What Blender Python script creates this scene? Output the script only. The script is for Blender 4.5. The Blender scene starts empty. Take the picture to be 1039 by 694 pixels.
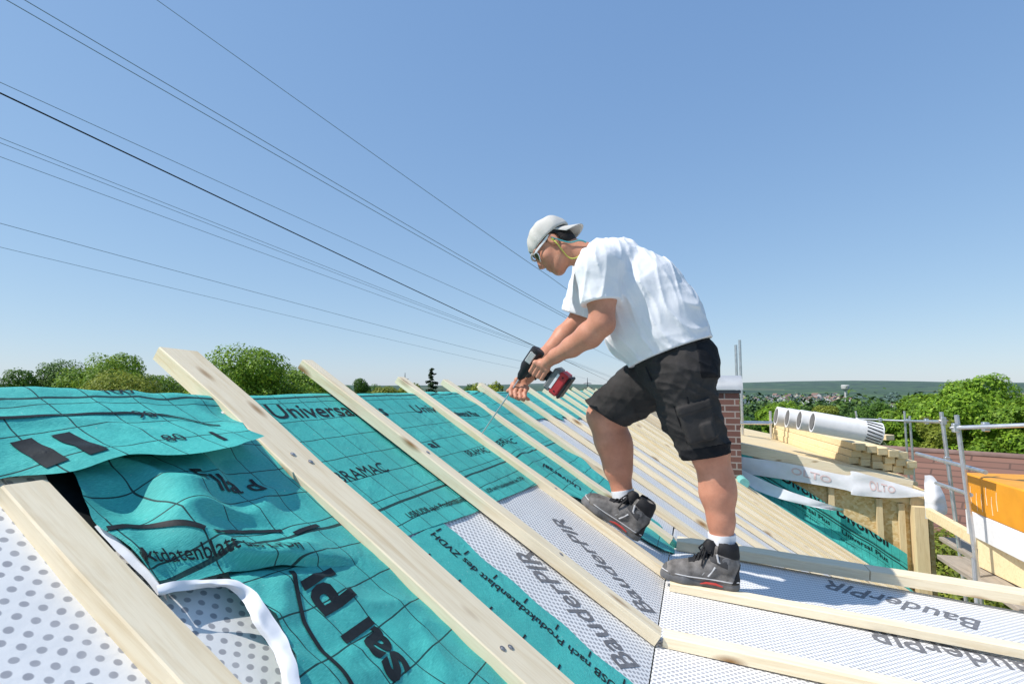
import bpy, bmesh, math, random
import numpy as np
from mathutils import Vector, Matrix, noise
from mathutils.bvhtree import BVHTree
from mathutils.geometry import barycentric_transform
random.seed(7); RNG = np.random.default_rng(7)
scene = bpy.context.scene
C = scene.collection
R = math.radians

# ------------------------------------------------------------------ measures
# metres; the camera stands at the origin at eye level, +Y runs along the ridge, +X down the roof
F_PX, CX, CY = 562.59, 519.5, 347.0
PIT, YAW = R(4.8767), R(18.1824)
FW = Vector((-math.sin(YAW)*math.cos(PIT), math.cos(YAW)*math.cos(PIT), math.sin(PIT)))
RT = Vector((math.cos(YAW), math.sin(YAW), 0)); UP = RT.cross(FW)
A1, A2 = 0.57432, 0.09844                  # steep roof pitch, shallow dormer pitch
K = Vector((-0.13837, 0, -0.79475))        # knee between the two pitches
NS = Vector((math.sin(A1), 0, math.cos(A1))); NH = Vector((math.sin(A2), 0, math.cos(A2)))
GZ = -8.0
def ray(x, y): return FW + RT*((x-CX)/F_PX) - UP*((y-CY)/F_PX)
def M(x, y, Y): d = ray(x, y); return d*(Y/d.y)
def atZ(x, y, z): d = ray(x, y); return d*(z/d.z)
def onp(x, y, n, p0): d = ray(x, y); return d*(n.dot(p0)/n.dot(d))
def st(x, y, n=0.0): return onp(x, y, NS, K+NS*n)
def sh(x, y, n=0.0): return onp(x, y, NH, K+NH*n)
def S(l, Y, n=0.0): return K + Vector((-l*math.cos(A1), Y, l*math.sin(A1))) + NS*n
def H(l, Y, n=0.0): return K + Vector((l*math.cos(A2), Y, -l*math.sin(A2))) + NH*n
def lY(p): return ((K.x-p.x)*math.cos(A1)+(p.z-K.z)*math.sin(A1), p.y)

# ------------------------------------------------------------------ node helper
class NT:
    def __init__(s, name, rough=.6, spec=.3):
        s.m = bpy.data.materials.new(name); s.m.use_nodes = True
        s.t = s.m.node_tree; s.b = s.t.nodes['Principled BSDF']
        s.b.inputs['Roughness'].default_value = rough
        s.b.inputs['Specular IOR Level'].default_value = spec
    def n(s, typ, **kw):
        nd = s.t.nodes.new(typ)
        for k, v in kw.items(): setattr(nd, k, v)
        return nd
    def set(s, sock, v):
        if isinstance(v, bpy.types.NodeSocket): s.t.links.new(v, sock)
        elif isinstance(v, (tuple, list)) and len(v) == 3 and sock.type == 'RGBA': sock.default_value = (*v, 1)
        else: sock.default_value = v
    def math(s, op, a, b=None, c=None, clamp=False):
        nd = s.n('ShaderNodeMath', operation=op, use_clamp=clamp)
        for i, v in enumerate((a, b, c)):
            if v is not None: s.set(nd.inputs[i], v)
        return nd.outputs[0]
    def coord(s, kind='Object', scale=None, loc=None, rot=None):
        o = s.n('ShaderNodeTexCoord').outputs[kind]
        if scale or loc or rot:
            mp = s.n('ShaderNodeMapping'); s.set(mp.inputs[0], o)
            if scale: mp.inputs['Scale'].default_value = scale
            if rot: mp.inputs['Rotation'].default_value = rot
            if loc is not None: s.set(mp.inputs['Location'], loc)
            o = mp.outputs[0]
        return o
    def noise(s, co, scale=5, detail=4, rough=.55, dist=0, fac=True):
        nd = s.n('ShaderNodeTexNoise'); s.set(nd.inputs['Vector'], co)
        nd.inputs['Scale'].default_value = scale; nd.inputs['Detail'].default_value = detail
        nd.inputs['Roughness'].default_value = rough; nd.inputs['Distortion'].default_value = dist
        return nd.outputs[0 if fac else 1]
    def ramp(s, fac, *stops):
        nd = s.n('ShaderNodeValToRGB'); s.set(nd.inputs[0], fac); e = nd.color_ramp.elements
        while len(e) < len(stops): e.new(.5)
        for el, (p, c) in zip(e, stops): el.position = p; el.color = (*c, 1) if not isinstance(c, (int, float)) else (c, c, c, 1)
        return nd.outputs[0]
    def mix(s, fac, a, b, blend='MIX'):
        nd = s.n('ShaderNodeMix', data_type='RGBA', blend_type=blend)
        s.set(nd.inputs[0], fac); s.set(nd.inputs[6], a); s.set(nd.inputs[7], b)
        return nd.outputs[2]
    def sep(s, co):
        nd = s.n('ShaderNodeSeparateXYZ'); s.set(nd.inputs[0], co); return nd.outputs
    def rnd(s): return s.n('ShaderNodeObjectInfo').outputs['Random']
    def bump(s, h, strength=.3, dist=.01):
        nd = s.n('ShaderNodeBump'); nd.inputs['Strength'].default_value = strength; nd.inputs['Distance'].default_value = dist
        s.set(nd.inputs['Height'], h); s.set(s.b.inputs['Normal'], nd.outputs[0])
    def col(s, c): s.set(s.b.inputs['Base Color'], c); return s
    def inp(s, name, v): s.set(s.b.inputs[name], v); return s

MAT = {}
def simple(name, c, rough=.6, metal=0.0, var=.12, scale=20, spec=.3, bump=0.0):
    """one colour broken by soft noise and by the object's own random tone"""
    t = NT(name, rough, spec); f = t.noise(t.coord(), scale, 5)
    dk = tuple(v*(1-var) for v in c); lt = tuple(min(1, v*(1+var)) for v in c)
    t.col(t.ramp(f, (.3, dk), (.7, lt))); t.inp('Metallic', metal)
    if bump: t.bump(f, bump, .005)
    MAT[name] = t.m; return t.m

def wood(name, light, dark, knots=True, grain=1.0, long_axis='X', rough=.65):
    t = NT(name, rough, .25)
    off = t.n('ShaderNodeCombineXYZ'); r = t.math('MULTIPLY', t.rnd(), 37.0)
    for i in range(3): t.set(off.inputs[i], r)
    sc = {'X': (1.1, 14, 14), 'Y': (14, 1.1, 14), 'Z': (14, 14, 1.1)}[long_axis]
    co = t.coord('Object', scale=sc, loc=off.outputs[0])
    co2 = t.coord('Object', scale={'X': (3, 9, 9), 'Y': (9, 3, 9), 'Z': (9, 9, 3)}[long_axis], loc=off.outputs[0])
    f = t.noise(co, 2.2, 6, .6, .8)
    f2 = t.noise(co, 11, 3, .5)
    big = t.noise(co2, .45, 3)
    c = t.ramp(f, (.25, dark), (.5, light), (.8, tuple(min(1, v*1.06) for v in light)))
    c = t.mix(t.math('MULTIPLY', t.math('SUBTRACT', f2, .45, clamp=True), 1.3*grain), c, dark)
    c = t.mix(t.math('MULTIPLY', big, .35), c, tuple(v*.82 for v in light))
    tone = t.math('MULTIPLY_ADD', t.rnd(), .16, .92)
    hsv = t.n('ShaderNodeHueSaturation'); t.set(hsv.inputs['Color'], c); t.set(hsv.inputs['Value'], tone); c = hsv.outputs[0]
    if knots:
        v = t.n('ShaderNodeTexVoronoi', feature='F1'); t.set(v.inputs['Vector'], co2); v.inputs['Scale'].default_value = 1.15
        k = t.ramp(v.outputs['Distance'], (.04, 1.0), (.11, .6), (.20, 0.0))
        c = t.mix(k, c, (.30, .165, .065))
    t.col(c); t.bump(t.math('ADD', f, f2), .18, .002)
    MAT[name] = t.m; return t.m

wood('spruce', (.90, .775, .56), (.72, .55, .32))
wood('spruce_fresh', (.85, .69, .42), (.68, .49, .24), knots=False)
wood('spruce_post', (.76, .60, .36), (.58, .42, .22), long_axis='Z', knots=False)
wood('grey_plank', (.42, .36, .29), (.23, .19, .15), long_axis='Y')
wood('grey_plank_x', (.46, .40, .33), (.26, .22, .18), long_axis='X')

def membrane(name, base=(.058, .43, .385), grid=True, bold=None):
    t = NT(name, .62, .25)
    uv = t.coord('UV'); x, y, z = t.sep(uv)
    nz = t.noise(t.coord('UV', scale=(1, 1, 1)), 3.5, 5)
    fine = t.noise(t.coord('UV', scale=(30, 240, 1)), 3, 3)
    c = t.ramp(nz, (.3, tuple(v*.84 for v in base)), (.72, tuple(v*1.12 for v in base)))
    c = t.mix(t.math('MULTIPLY', t.math('SUBTRACT', fine, .40, clamp=True), 1.5), c, tuple(min(1, v*1.55+.06) for v in base))
    c = t.mix(t.math('MULTIPLY', t.math('SUBTRACT', t.noise(uv, 2.2, 6, .7), .52, clamp=True), 1.6), c, (.10, .30, .285))
    spk = t.ramp(t.noise(uv, 95, 2), (.70, 0.0), (.76, 1.0)); c = t.mix(t.math('MULTIPLY', spk, .55), c, (.45, .62, .58))
    if grid:
        jit = t.math('MULTIPLY', t.math('SUBTRACT', t.noise(uv, 6, 2), .5), .006)
        def line(co, per, half, ph=0.0):
            f = t.math('FRACT', t.math('ADD', t.math('DIVIDE', t.math('ADD', co, jit), per), .5+ph))
            return t.math('LESS_THAN', t.math('ABSOLUTE', t.math('SUBTRACT', f, .5)), half/per)
        g = t.math('MAXIMUM', line(x, .1, .0015), line(y, .1, .0017, .3))
        g = t.math('MAXIMUM', g, line(y, .56, .0048, .5))
        c = t.mix(t.math('MULTIPLY', g, .9), c, (.012, .02, .022))
    t.col(c)
    t.bump(t.math('ADD', t.math('MULTIPLY', fine, .8), t.math('ADD', t.math('MULTIPLY', t.noise(uv, 16, 5), 2.0), t.math('MULTIPLY', t.noise(uv, 5, 3, .5, 1.5), 4.0))), .42, .007)
    MAT[name] = t.m; return t.m
membrane('teal_membrane'); membrane('teal_plain', grid=False)
simple('teal_edge', (.20, .50, .46), .7)
simple('print_black', (.012, .016, .018), .6, var=.3, scale=60)
simple('print_grey', (.17, .17, .18), .6, var=.25, scale=50)
simple('print_red', (.76, .58, .56), .6)

def dotted(name, per, rad, base=(.87, .86, .84), dot=(.33, .33, .36), wave=.35):
    """white facing with a staggered lattice of grey dots, in metres of UV"""
    t = NT(name, .5, .35); uv = t.coord('UV'); x, y, z = t.sep(uv)
    jx = t.math('MULTIPLY', t.math('SUBTRACT', t.noise(uv, 9, 2), .5), per*.5)
    def lat(ph):
        fx = t.math('SUBTRACT', t.math('FRACT', t.math('ADD', t.math('DIVIDE', t.math('ADD', x, jx), per), ph)), .5)
        fy = t.math('SUBTRACT', t.math('FRACT', t.math('ADD', t.math('DIVIDE', t.math('ADD', y, jx), per), ph)), .5)
        d = t.math('SQRT', t.math('ADD', t.math('MULTIPLY', fx, fx), t.math('MULTIPLY', fy, fy)))
        return t.ramp(t.math('MULTIPLY', d, per/rad*.5), (.42, 1.0), (.56, 0.0))
    k = t.math('MAXIMUM', lat(0.0), lat(.5))
    nz = t.noise(uv, 4, 5)
    c = t.ramp(nz, (.3, tuple(v*.90 for v in base)), (.7, base))
    k = t.math('MULTIPLY', k, t.math('MULTIPLY_ADD', t.noise(uv, 22, 3), .7, .6, clamp=True))
    scuff = t.ramp(t.noise(uv, 7, 6, .75), (.60, 0.0), (.72, 1.0)); c = t.mix(t.math('MULTIPLY', scuff, .35), c, (.62, .60, .57))
    t.col(t.mix(k, c, dot))
    t.bump(t.math('ADD', t.math('MULTIPLY', nz, wave*6), t.noise(uv, 30, 4)), .3, .004)
    MAT[name] = t.m; return t.m
dotted('facing_large', .0325, .0060, dot=(.36, .36, .38))
dotted('facing_fine', .023, .0058, base=(.88, .87, .85), dot=(.37, .37, .385))
simple('white_film', (.80, .80, .82), .35, var=.06, scale=9, bump=.3)
simple('white_paper', (.74, .735, .73), .6, var=.06, scale=14, bump=.15)
simple('steel', (.62, .63, .64), .38, .85, var=.15, scale=12)
simple('zinc', (.56, .56, .55), .42, .45, var=.10, scale=6)
simple('dark_steel', (.10, .10, .11), .45, .6)
simple('screw_metal', (.45, .43, .42), .35, .8)

# ------------------------------------------------------------------ object helpers
def link(name, me, m=None, parent=None, origin=None, smooth=False):
    """mesh given in WORLD coordinates; under a parent (never rotated) it is moved into the parent's frame"""
    if parent is not None: me.transform(Matrix.Translation(-WP[parent.name]))
    elif origin is not None: me.transform(Matrix.Translation(-Vector(origin)))
    o = bpy.data.objects.new(name, me); C.objects.link(o)
    if parent is not None: o.parent = parent; WP[o.name] = WP[parent.name].copy()
    else:
        if origin is not None: o.location = origin
        WP[o.name] = Vector(origin) if origin is not None else Vector((0, 0, 0))
    if m is not None:
        for k in (m if isinstance(m, (list, tuple)) else [m]): me.materials.append(MAT[k] if isinstance(k, str) else k)
    if smooth: me.shade_smooth()
    return o
WP = {}
def thing(name, label, cat, loc=(0, 0, 0), group=None):
    o = bpy.data.objects.new(name, None); C.objects.link(o); o.location = loc; o.empty_display_size = .1
    WP[o.name] = Vector(loc); return tag(o, label, cat, group)
def tag(o, label, cat, group=None, kind=None):
    if label: o['label'] = label
    if cat: o['category'] = cat
    if group: o['group'] = group
    if kind: o['kind'] = kind
    return o
def struct(o): o['kind'] = 'structure'; return o
def dup(root, loc, rz=None, label=None, group=None, scale=None):
    r = root.copy(); C.objects.link(r); r.location = loc; WP[r.name] = Vector(loc)
    if rz is not None: r.rotation_euler.z = rz
    if scale is not None: r.scale = (scale,)*3 if isinstance(scale, (int, float)) else scale
    if label: r['label'] = label
    if group: r['group'] = group
    for ch in list(root.children):
        c = ch.copy(); C.objects.link(c); c.parent = r
        for g in ch.children:
            d = g.copy(); C.objects.link(d); d.parent = c
    return r
class MB:
    """collects boxes, tubes, lathes and grids into one mesh"""
    def __init__(s): s.bm = bmesh.new()
    def box(s, c, size, rot=None, bev=.002):
        m = Matrix.Translation(Vector(c)) @ (rot.to_4x4() if rot is not None else Matrix.Identity(4)) @ Matrix.Diagonal((*size, 1))
        r = bmesh.ops.create_cube(s.bm, size=1, matrix=m)
        if bev:
            es = list({e for v in r['verts'] for e in v.link_edges})
            bmesh.ops.bevel(s.bm, geom=es, offset=bev, segments=1, affect='EDGES', profile=.5)
        return s
    def bar(s, a, b, w, h, up=(0, 0, 1), bev=.002):
        a, b = Vector(a), Vector(b); x = (b-a).normalized(); y = Vector(up).cross(x).normalized(); z = x.cross(y)
        return s.box((a+b)/2, ((b-a).length, w, h), Matrix((x, y, z)).transposed(), bev)
    def tube(s, pts, r, seg=10, cap=True):
        pts = [Vector(p) for p in pts]; rr = r if isinstance(r, (list, tuple)) else [r]*len(pts)
        rings = []; prev = None
        for i, p in enumerate(pts):
            t = (pts[min(i+1, len(pts)-1)]-pts[max(i-1, 0)]).normalized()
            if prev is None: a = t.orthogonal().normalized()
            else: a = (prev - t*prev.dot(t)).normalized()
            prev = a; b = t.cross(a)
            rings.append([s.bm.verts.new(p+(a*math.cos(2*math.pi*j/seg)+b*math.sin(2*math.pi*j/seg))*rr[i]) for j in range(seg)])
        for q, w in zip(rings, rings[1:]):
            for j in range(seg): s.bm.faces.new((q[j], q[(j+1) % seg], w[(j+1) % seg], w[j]))
        if cap: s.bm.faces.new(rings[0][::-1]); s.bm.faces.new(rings[-1])
        return s
    def poly(s, pts): s.bm.faces.new([s.bm.verts.new(p) for p in pts]); return s
    def prism(s, pts, d):
        """closed outline pts extruded along vector d"""
        a = [s.bm.verts.new(p) for p in pts]; b = [s.bm.verts.new(Vector(p)+Vector(d)) for p in pts]
        s.bm.faces.new(a[::-1]); s.bm.faces.new(b); n = len(pts)
        for i in range(n): s.bm.faces.new((a[i], a[(i+1) % n], b[(i+1) % n], b[i]))
        return s
    def mesh(s, smooth=False):
        bmesh.ops.recalc_face_normals(s.bm, faces=s.bm.faces[:])
        me = bpy.data.meshes.new('m'); s.bm.to_mesh(me); s.bm.free()
        if smooth:
            me.shade_smooth()
            try: me.set_sharp_from_angle(angle=R(35))
            except Exception: pass
        return me
def np_mesh(v, f, smooth=False):
    me = bpy.data.meshes.new('m'); v = np.asarray(v, np.float32); f = np.asarray(f, np.int32)
    k = f.shape[1]
    me.vertices.add(len(v)); me.vertices.foreach_set('co', v.ravel())
    me.loops.add(f.size); me.loops.foreach_set('vertex_index', f.ravel())
    me.polygons.add(len(f)); me.polygons.foreach_set('loop_start', np.arange(0, f.size, k, dtype=np.int32))
    me.update(calc_edges=True); me.validate()
    if smooth: me.shade_smooth()
    return me

# ------------------------------------------------------------------ sheets
def grid_mesh(P, UV, thick=None):
    """P (n,m,3), UV (n,m,2) -> mesh with UVs in metres"""
    n, m = P.shape[:2]; idx = np.arange(n*m).reshape(n, m)
    f = np.stack([idx[:-1, :-1], idx[:-1, 1:], idx[1:, 1:], idx[1:, :-1]], -1).reshape(-1, 4)
    me = np_mesh(P.reshape(-1, 3), f, True)
    lay = me.uv_layers.new(name='UVMap'); lay.data.foreach_set('uv', UV.reshape(-1, 2)[f.ravel()].astype(np.float32).ravel())
    return me
def catmull(Pc, k):
    """smooth resampling of control rows along axis 0, k steps per span"""
    Pc = np.asarray(Pc, float); n = len(Pc)
    ext = np.concatenate([[2*Pc[0]-Pc[1]], Pc, [2*Pc[-1]-Pc[-2]]]); out = []
    for i in range(n-1):
        a, b, c, d = ext[i:i+4]
        for t in np.arange(k)/k:
            out.append(.5*(2*b+(c-a)*t+(2*a-5*b+4*c-d)*t*t+(3*b-a-3*c+d)*t**3))
    out.append(Pc[-1]); return np.array(out)
def resample(ctrl, ku, kv):
    g = catmull(ctrl, kv); return np.swapaxes(catmull(np.swapaxes(g, 0, 1), ku), 0, 1)
class Sheet:
    """a cloth surface: remembers UV -> 3D so that print can lie on it"""
    def __init__(s, P, UV):
        s.P, s.UV = P, UV; n, m = P.shape[:2]; idx = np.arange(n*m).reshape(n, m)
        a, b, c, d = idx[:-1, :-1].ravel(), idx[:-1, 1:].ravel(), idx[1:, 1:].ravel(), idx[1:, :-1].ravel()
        s.tri = np.concatenate([np.stack([a, b, c], 1), np.stack([a, c, d], 1)]); s.uvf = [Vector((u, v, 0)) for u, v in UV.reshape(-1, 2)]
        s.p3 = [Vector(p) for p in P.reshape(-1, 3)]
        s.bvh = BVHTree.FromPolygons(s.uvf, [tuple(int(i) for i in t) for t in s.tri])
    def mesh(s): return grid_mesh(s.P, s.UV)
    def at(s, u, v, off=.0015):
        loc, nrm, i, d = s.bvh.find_nearest(Vector((u, v, 0)))
        a, b, c = (int(q) for q in s.tri[i]); A, B, D = s.p3[a], s.p3[b], s.p3[c]
        p = barycentric_transform(loc, s.uvf[a], s.uvf[b], s.uvf[c], A, B, D); nn = (B-A).cross(D-A).normalized()
        if nn.dot(-p) < 0: nn = -nn
        return p+nn*off, d
def text_mesh(body, weight=0.0, shear=0.0):
    cu = bpy.data.curves.new('t', 'FONT'); cu.body = body; cu.size = 1.0; cu.offset = weight; cu.shear = shear; cu.resolution_u = 3
    o = bpy.data.objects.new('t', cu); C.objects.link(o); bpy.context.view_layer.update()
    me = bpy.data.meshes.new_from_object(o.evaluated_get(bpy.context.evaluated_depsgraph_get()))
    bpy.data.objects.remove(o); bpy.data.curves.remove(cu); return me
def printed(fn, body, org, du, dv, m, parent, maxlen=.02, weight=.0, length=None, name='lettering', clip=None):
    """lay text on a surface: fn(u,v)->(point, miss); org/du/dv in (u,v): du spans the text's length, dv one cap height"""
    me = text_mesh(body, weight); bm = bmesh.new(); bm.from_mesh(me); bpy.data.meshes.remove(me)
    xs = [v.co.x for v in bm.verts]; x0, x1 = min(xs), max(xs)
    sc = math.hypot(*du)/(x1-x0)
    for it in range(7):
        bmesh.ops.triangulate(bm, faces=bm.faces[:])
        es = [e for e in bm.edges if e.calc_length()*sc > maxlen]
        if not es: break
        bmesh.ops.subdivide_edges(bm, edges=es, cuts=1)
    bmesh.ops.triangulate(bm, faces=bm.faces[:])
    dead = []
    for v in bm.verts:
        a = (v.co.x-x0)/(x1-x0); b = v.co.y/.69
        u, w = org[0]+du[0]*a+dv[0]*b, org[1]+du[1]*a+dv[1]*b
        p, miss = fn(u, w); v.co = p
        if miss > .004 or (clip and not clip(u, w)): dead.append(v)
    bmesh.ops.delete(bm, geom=dead, context='VERTS')
    me = bpy.data.meshes.new('m'); bm.to_mesh(me); bm.free()
    return link(name, me, m, parent)
def strip_on(fn, pts, half, m, parent, name='printed_line'):
    """printed stripe along (u,v) points on a surface"""
    b = MB(); prev = None
    for i, (u, v) in enumerate(pts):
        q = pts[min(i+1, len(pts)-1)]; p = pts[max(i-1, 0)]; t = Vector((q[0]-p[0], q[1]-p[1])).normalized(); nn = Vector((-t.y, t.x))*half
        kx = 2 if half < .004 else (4 if half < .01 else 9)
        row = [b.bm.verts.new(fn(u+nn.x*(1-2*q_/(kx-1)), v+nn.y*(1-2*q_/(kx-1)))[0]) for q_ in range(kx)]
        if prev:
            for q_ in range(kx-1): b.bm.faces.new((prev[q_], prev[q_+1], row[q_+1], row[q_]))
        prev = row
    return link(name, b.mesh(), m, parent)

# ------------------------------------------------------------------ distance-field modelling (bodies, clothes, boots)
class Field:
    def __init__(s, lo, hi, h):
        s.lo = np.array(lo, np.float32); s.h = h
        s.n = np.ceil((np.array(hi)-np.array(lo))/h).astype(int)+1
        s.f = np.full(s.n, .06, np.float32)
    def like(s):
        g = Field.__new__(Field); g.lo, g.h, g.n = s.lo, s.h, s.n; g.f = np.full(s.n, .06, np.float32); return g
    def block(s, lo, hi):
        a = np.clip(np.floor((np.array(lo)-s.lo)/s.h).astype(int), 0, s.n); b = np.clip(np.ceil((np.array(hi)-s.lo)/s.h).astype(int)+1, 0, s.n)
        sl = tuple(slice(i, j) for i, j in zip(a, b))
        ax = [s.lo[i]+s.h*np.arange(a[i], b[i], dtype=np.float32) for i in range(3)]
        return sl, np.meshgrid(*ax, indexing='ij', sparse=True)
    def add(s, fn, lo, hi, k=.01, cut=False, pad=.03):
        sl, (X, Y, Z) = s.block(np.array(lo)-pad-k, np.array(hi)+pad+k)
        a = s.f[sl]
        if a.size == 0: return
        d = fn(X, Y, Z).astype(np.float32)
        if cut: d = -d; h = np.clip(.5-.5*(d-a)/k, 0, 1); s.f[sl] = a+(d-a)*(1-h) if False else np.maximum(a, d)
        else:
            h = np.clip(.5+.5*(d-a)/k, 0, 1); s.f[sl] = d*(1-h)+a*h-k*h*(1-h)
    def cone(s, a, b, ra, rb, k=.01, flat=None, fs=1.0, cut=False):
        """round cone; 'flat' (unit axis) with fs stretches it along that axis"""
        a, b = np.array(a, float), np.array(b, float); r = max(ra, rb)*max(1, fs)
        def fn(X, Y, Z):
            P = [X-a[0], Y-a[1], Z-a[2]]; d = b-a
            if flat is not None:
                q = np.array(flat, float); dot = P[0]*q[0]+P[1]*q[1]+P[2]*q[2]; g = (1/fs-1)
                P = [P[i]+dot*g*q[i] for i in range(3)]; d = d+d.dot(q)*g*q
            L = max(d.dot(d), 1e-9); t = np.clip((P[0]*d[0]+P[1]*d[1]+P[2]*d[2])/L, 0, 1)
            return np.sqrt((P[0]-t*d[0])**2+(P[1]-t*d[1])**2+(P[2]-t*d[2])**2)-(ra+(rb-ra)*t)
        s.add(fn, np.minimum(a, b)-r, np.maximum(a, b)+r, k, cut); return s
    def chain(s, pts, rads, k=.01, **kw):
        for i in range(len(pts)-1): s.cone(pts[i], pts[i+1], rads[i], rads[i+1], k, **kw)
        return s
    def ell(s, c, rad, axes=None, k=.01, cut=False):
        c = np.array(c, float); rad = np.array(rad, float); A = np.eye(3) if axes is None else np.array(axes, float)
        def fn(X, Y, Z):
            P = [X-c[0], Y-c[1], Z-c[2]]; q = [(P[0]*A[i, 0]+P[1]*A[i, 1]+P[2]*A[i, 2]) for i in range(3)]
            k0 = np.sqrt(sum((q[i]/rad[i])**2 for i in range(3))); k1 = np.sqrt(sum((q[i]/rad[i]**2)**2 for i in range(3)))+1e-6
            return k0*(k0-1)/k1
        e = np.abs(A).T @ rad; s.add(fn, c-e, c+e, k, cut); return s
    def box(s, c, axes, hs, rad, k=.006):
        c = np.array(c, float); A = np.array(axes, float); hs = np.array(hs, float)
        def fn(X, Y, Z):
            P = [X-c[0], Y-c[1], Z-c[2]]; q = [np.abs(P[0]*A[i, 0]+P[1]*A[i, 1]+P[2]*A[i, 2])-hs[i]+rad for i in range(3)]
            return np.sqrt(sum(np.maximum(v, 0)**2 for v in q))+np.minimum(np.maximum(np.maximum(q[0], q[1]), q[2]), 0)-rad
        e = np.abs(A).T @ hs; s.add(fn, c-e, c+e, k); return s
    def half(s, p, nrm, lo=None, hi=None):
        """cut away everything on the side nrm points to (inside the block lo..hi)"""
        p = np.array(p, float); q = np.array(nrm, float); q /= np.linalg.norm(q)
        lo = s.lo if lo is None else lo; hi = s.lo+s.h*s.n if hi is None else hi
        sl, (X, Y, Z) = s.block(lo, hi); s.f[sl] = np.maximum(s.f[sl], (X-p[0])*q[0]+(Y-p[1])*q[1]+(Z-p[2])*q[2]); return s
    def warp(s, fn):
        ax = [s.lo[i]+s.h*np.arange(s.n[i], dtype=np.float32) for i in range(3)]
        s.f += fn(*np.meshgrid(*ax, indexing='ij', sparse=True)).astype(np.float32); return s
    def mesh(s, it=2):
        f = s.f; ins = f < 0; n = s.n
        # cells with a sign change
        cnt = np.zeros(n-1, np.int8)
        cs = [(i, j, k) for i in (0, 1) for j in (0, 1) for k in (0, 1)]
        for i, j, k in cs: cnt += ins[i:n[0]-1+i, j:n[1]-1+j, k:n[2]-1+k]
        cells = np.argwhere((cnt > 0) & (cnt < 8)); vid = np.full(n-1, -1, np.int32); vid[tuple(cells.T)] = np.arange(len(cells))
        val = np.stack([f[cells[:, 0]+i, cells[:, 1]+j, cells[:, 2]+k] for i, j, k in cs], 1)
        acc = np.zeros((len(cells), 3)); w = np.zeros(len(cells)); cs = np.array(cs, float)
        for p in range(8):
            for q in range(p+1, 8):
                if np.abs(cs[p]-cs[q]).sum() != 1: continue
                m = (val[:, p] < 0) != (val[:, q] < 0); t = np.where(m, val[:, p]/np.where(m, val[:, p]-val[:, q], 1), 0)
                acc += m[:, None]*(cs[p]+t[:, None]*(cs[q]-cs[p])); w += m
        v = s.lo+s.h*(cells+acc/w[:, None])
        quads = []
        for ax in range(3):
            o1, o2 = [a for a in range(3) if a != ax]
            sl0 = [slice(1, n[i]-1) for i in range(3)]; sl0[ax] = slice(0, n[ax]-1); sl1 = list(sl0); sl1[ax] = slice(1, n[ax])
            e = np.argwhere(ins[tuple(sl0)] != ins[tuple(sl1)]) + [s_.start for s_ in sl0]
            d1 = np.zeros(3, int); d1[o1] = 1; d2 = np.zeros(3, int); d2[o2] = 1
            q = np.stack([vid[tuple((e-d1-d2).T)], vid[tuple((e-d2).T)], vid[tuple(e.T)], vid[tuple((e-d1).T)]], 1)
            flip = ins[tuple(e.T)] == (ax != 1)
            q[~flip] = q[~flip][:, ::-1]; quads.append(q)
        q = np.concatenate(quads); q = q[(q >= 0).all(1)]
        for _ in range(it):      # Laplacian smoothing
            sm = np.zeros_like(v); c = np.zeros(len(v))
            for a, b in ((0, 1), (1, 2), (2, 3), (3, 0)):
                np.add.at(sm, q[:, a], v[q[:, b]]); np.add.at(c, q[:, a], 1)
                np.add.at(sm, q[:, b], v[q[:, a]]); np.add.at(c, q[:, b], 1)
            v = v*.5+.5*sm/np.maximum(c, 1)[:, None]
        return np_mesh(v, q, True)
# ------------------------------------------------------------------ camera, sky, sun
cam = bpy.data.cameras.new('camera'); co = bpy.data.objects.new('camera', cam); C.objects.link(co)
cam.sensor_width = 36; cam.lens = F_PX/1039*36; cam.clip_start = .05; cam.clip_end = 30000
co.matrix_world = Matrix((RT, UP, -FW)).transposed().to_4x4(); scene.camera = co
SUN = Vector((-.52, -.33, .785)).normalized()
w = bpy.data.worlds.new('World'); scene.world = w; w.use_nodes = True
nt = w.node_tree; bg = nt.nodes['Background']
sky = nt.nodes.new('ShaderNodeTexSky'); sky.sky_type = 'NISHITA'; sky.sun_disc = False
sky.sun_elevation = math.asin(SUN.z); sky.sun_rotation = math.atan2(SUN.x, SUN.y)
sky.altitude = 200; sky.air_density = 1.0; sky.dust_density = .35; sky.ozone_density = 2.6
sep_ = nt.nodes.new('ShaderNodeSeparateColor'); com = nt.nodes.new('ShaderNodeCombineColor'); nt.links.new(sky.outputs[0], sep_.inputs[0])
for i_, (g_, p_) in enumerate(((.655, .62), (.735, .52), (.855, .36))):      # tone the physical sky: less glare at the horizon, clearer blue above
    m1 = nt.nodes.new('ShaderNodeMath'); m1.operation = 'MULTIPLY'; m1.inputs[1].default_value = .15; nt.links.new(sep_.outputs[i_], m1.inputs[0])
    m2 = nt.nodes.new('ShaderNodeMath'); m2.operation = 'POWER'; m2.inputs[1].default_value = p_; nt.links.new(m1.outputs[0], m2.inputs[0])
    m3 = nt.nodes.new('ShaderNodeMath'); m3.operation = 'MULTIPLY'; m3.inputs[1].default_value = g_/.15; nt.links.new(m2.outputs[0], m3.inputs[0]); nt.links.new(m3.outputs[0], com.inputs[i_])
nt.links.new(com.outputs[0], bg.inputs[0]); bg.inputs[1].default_value = .15
sl = bpy.data.lights.new('sun', 'SUN'); sl.energy = 5.0; sl.angle = R(.5); sl.color = (1, .955, .89)
so = bpy.data.objects.new('sun', sl); C.objects.link(so); so.rotation_euler = SUN.to_track_quat('Z', 'Y').to_euler(); so.location = (-20, -15, 30)
scene.view_settings.view_transform = 'Standard'; scene.view_settings.look = 'None'; scene.view_settings.exposure = 0

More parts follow.
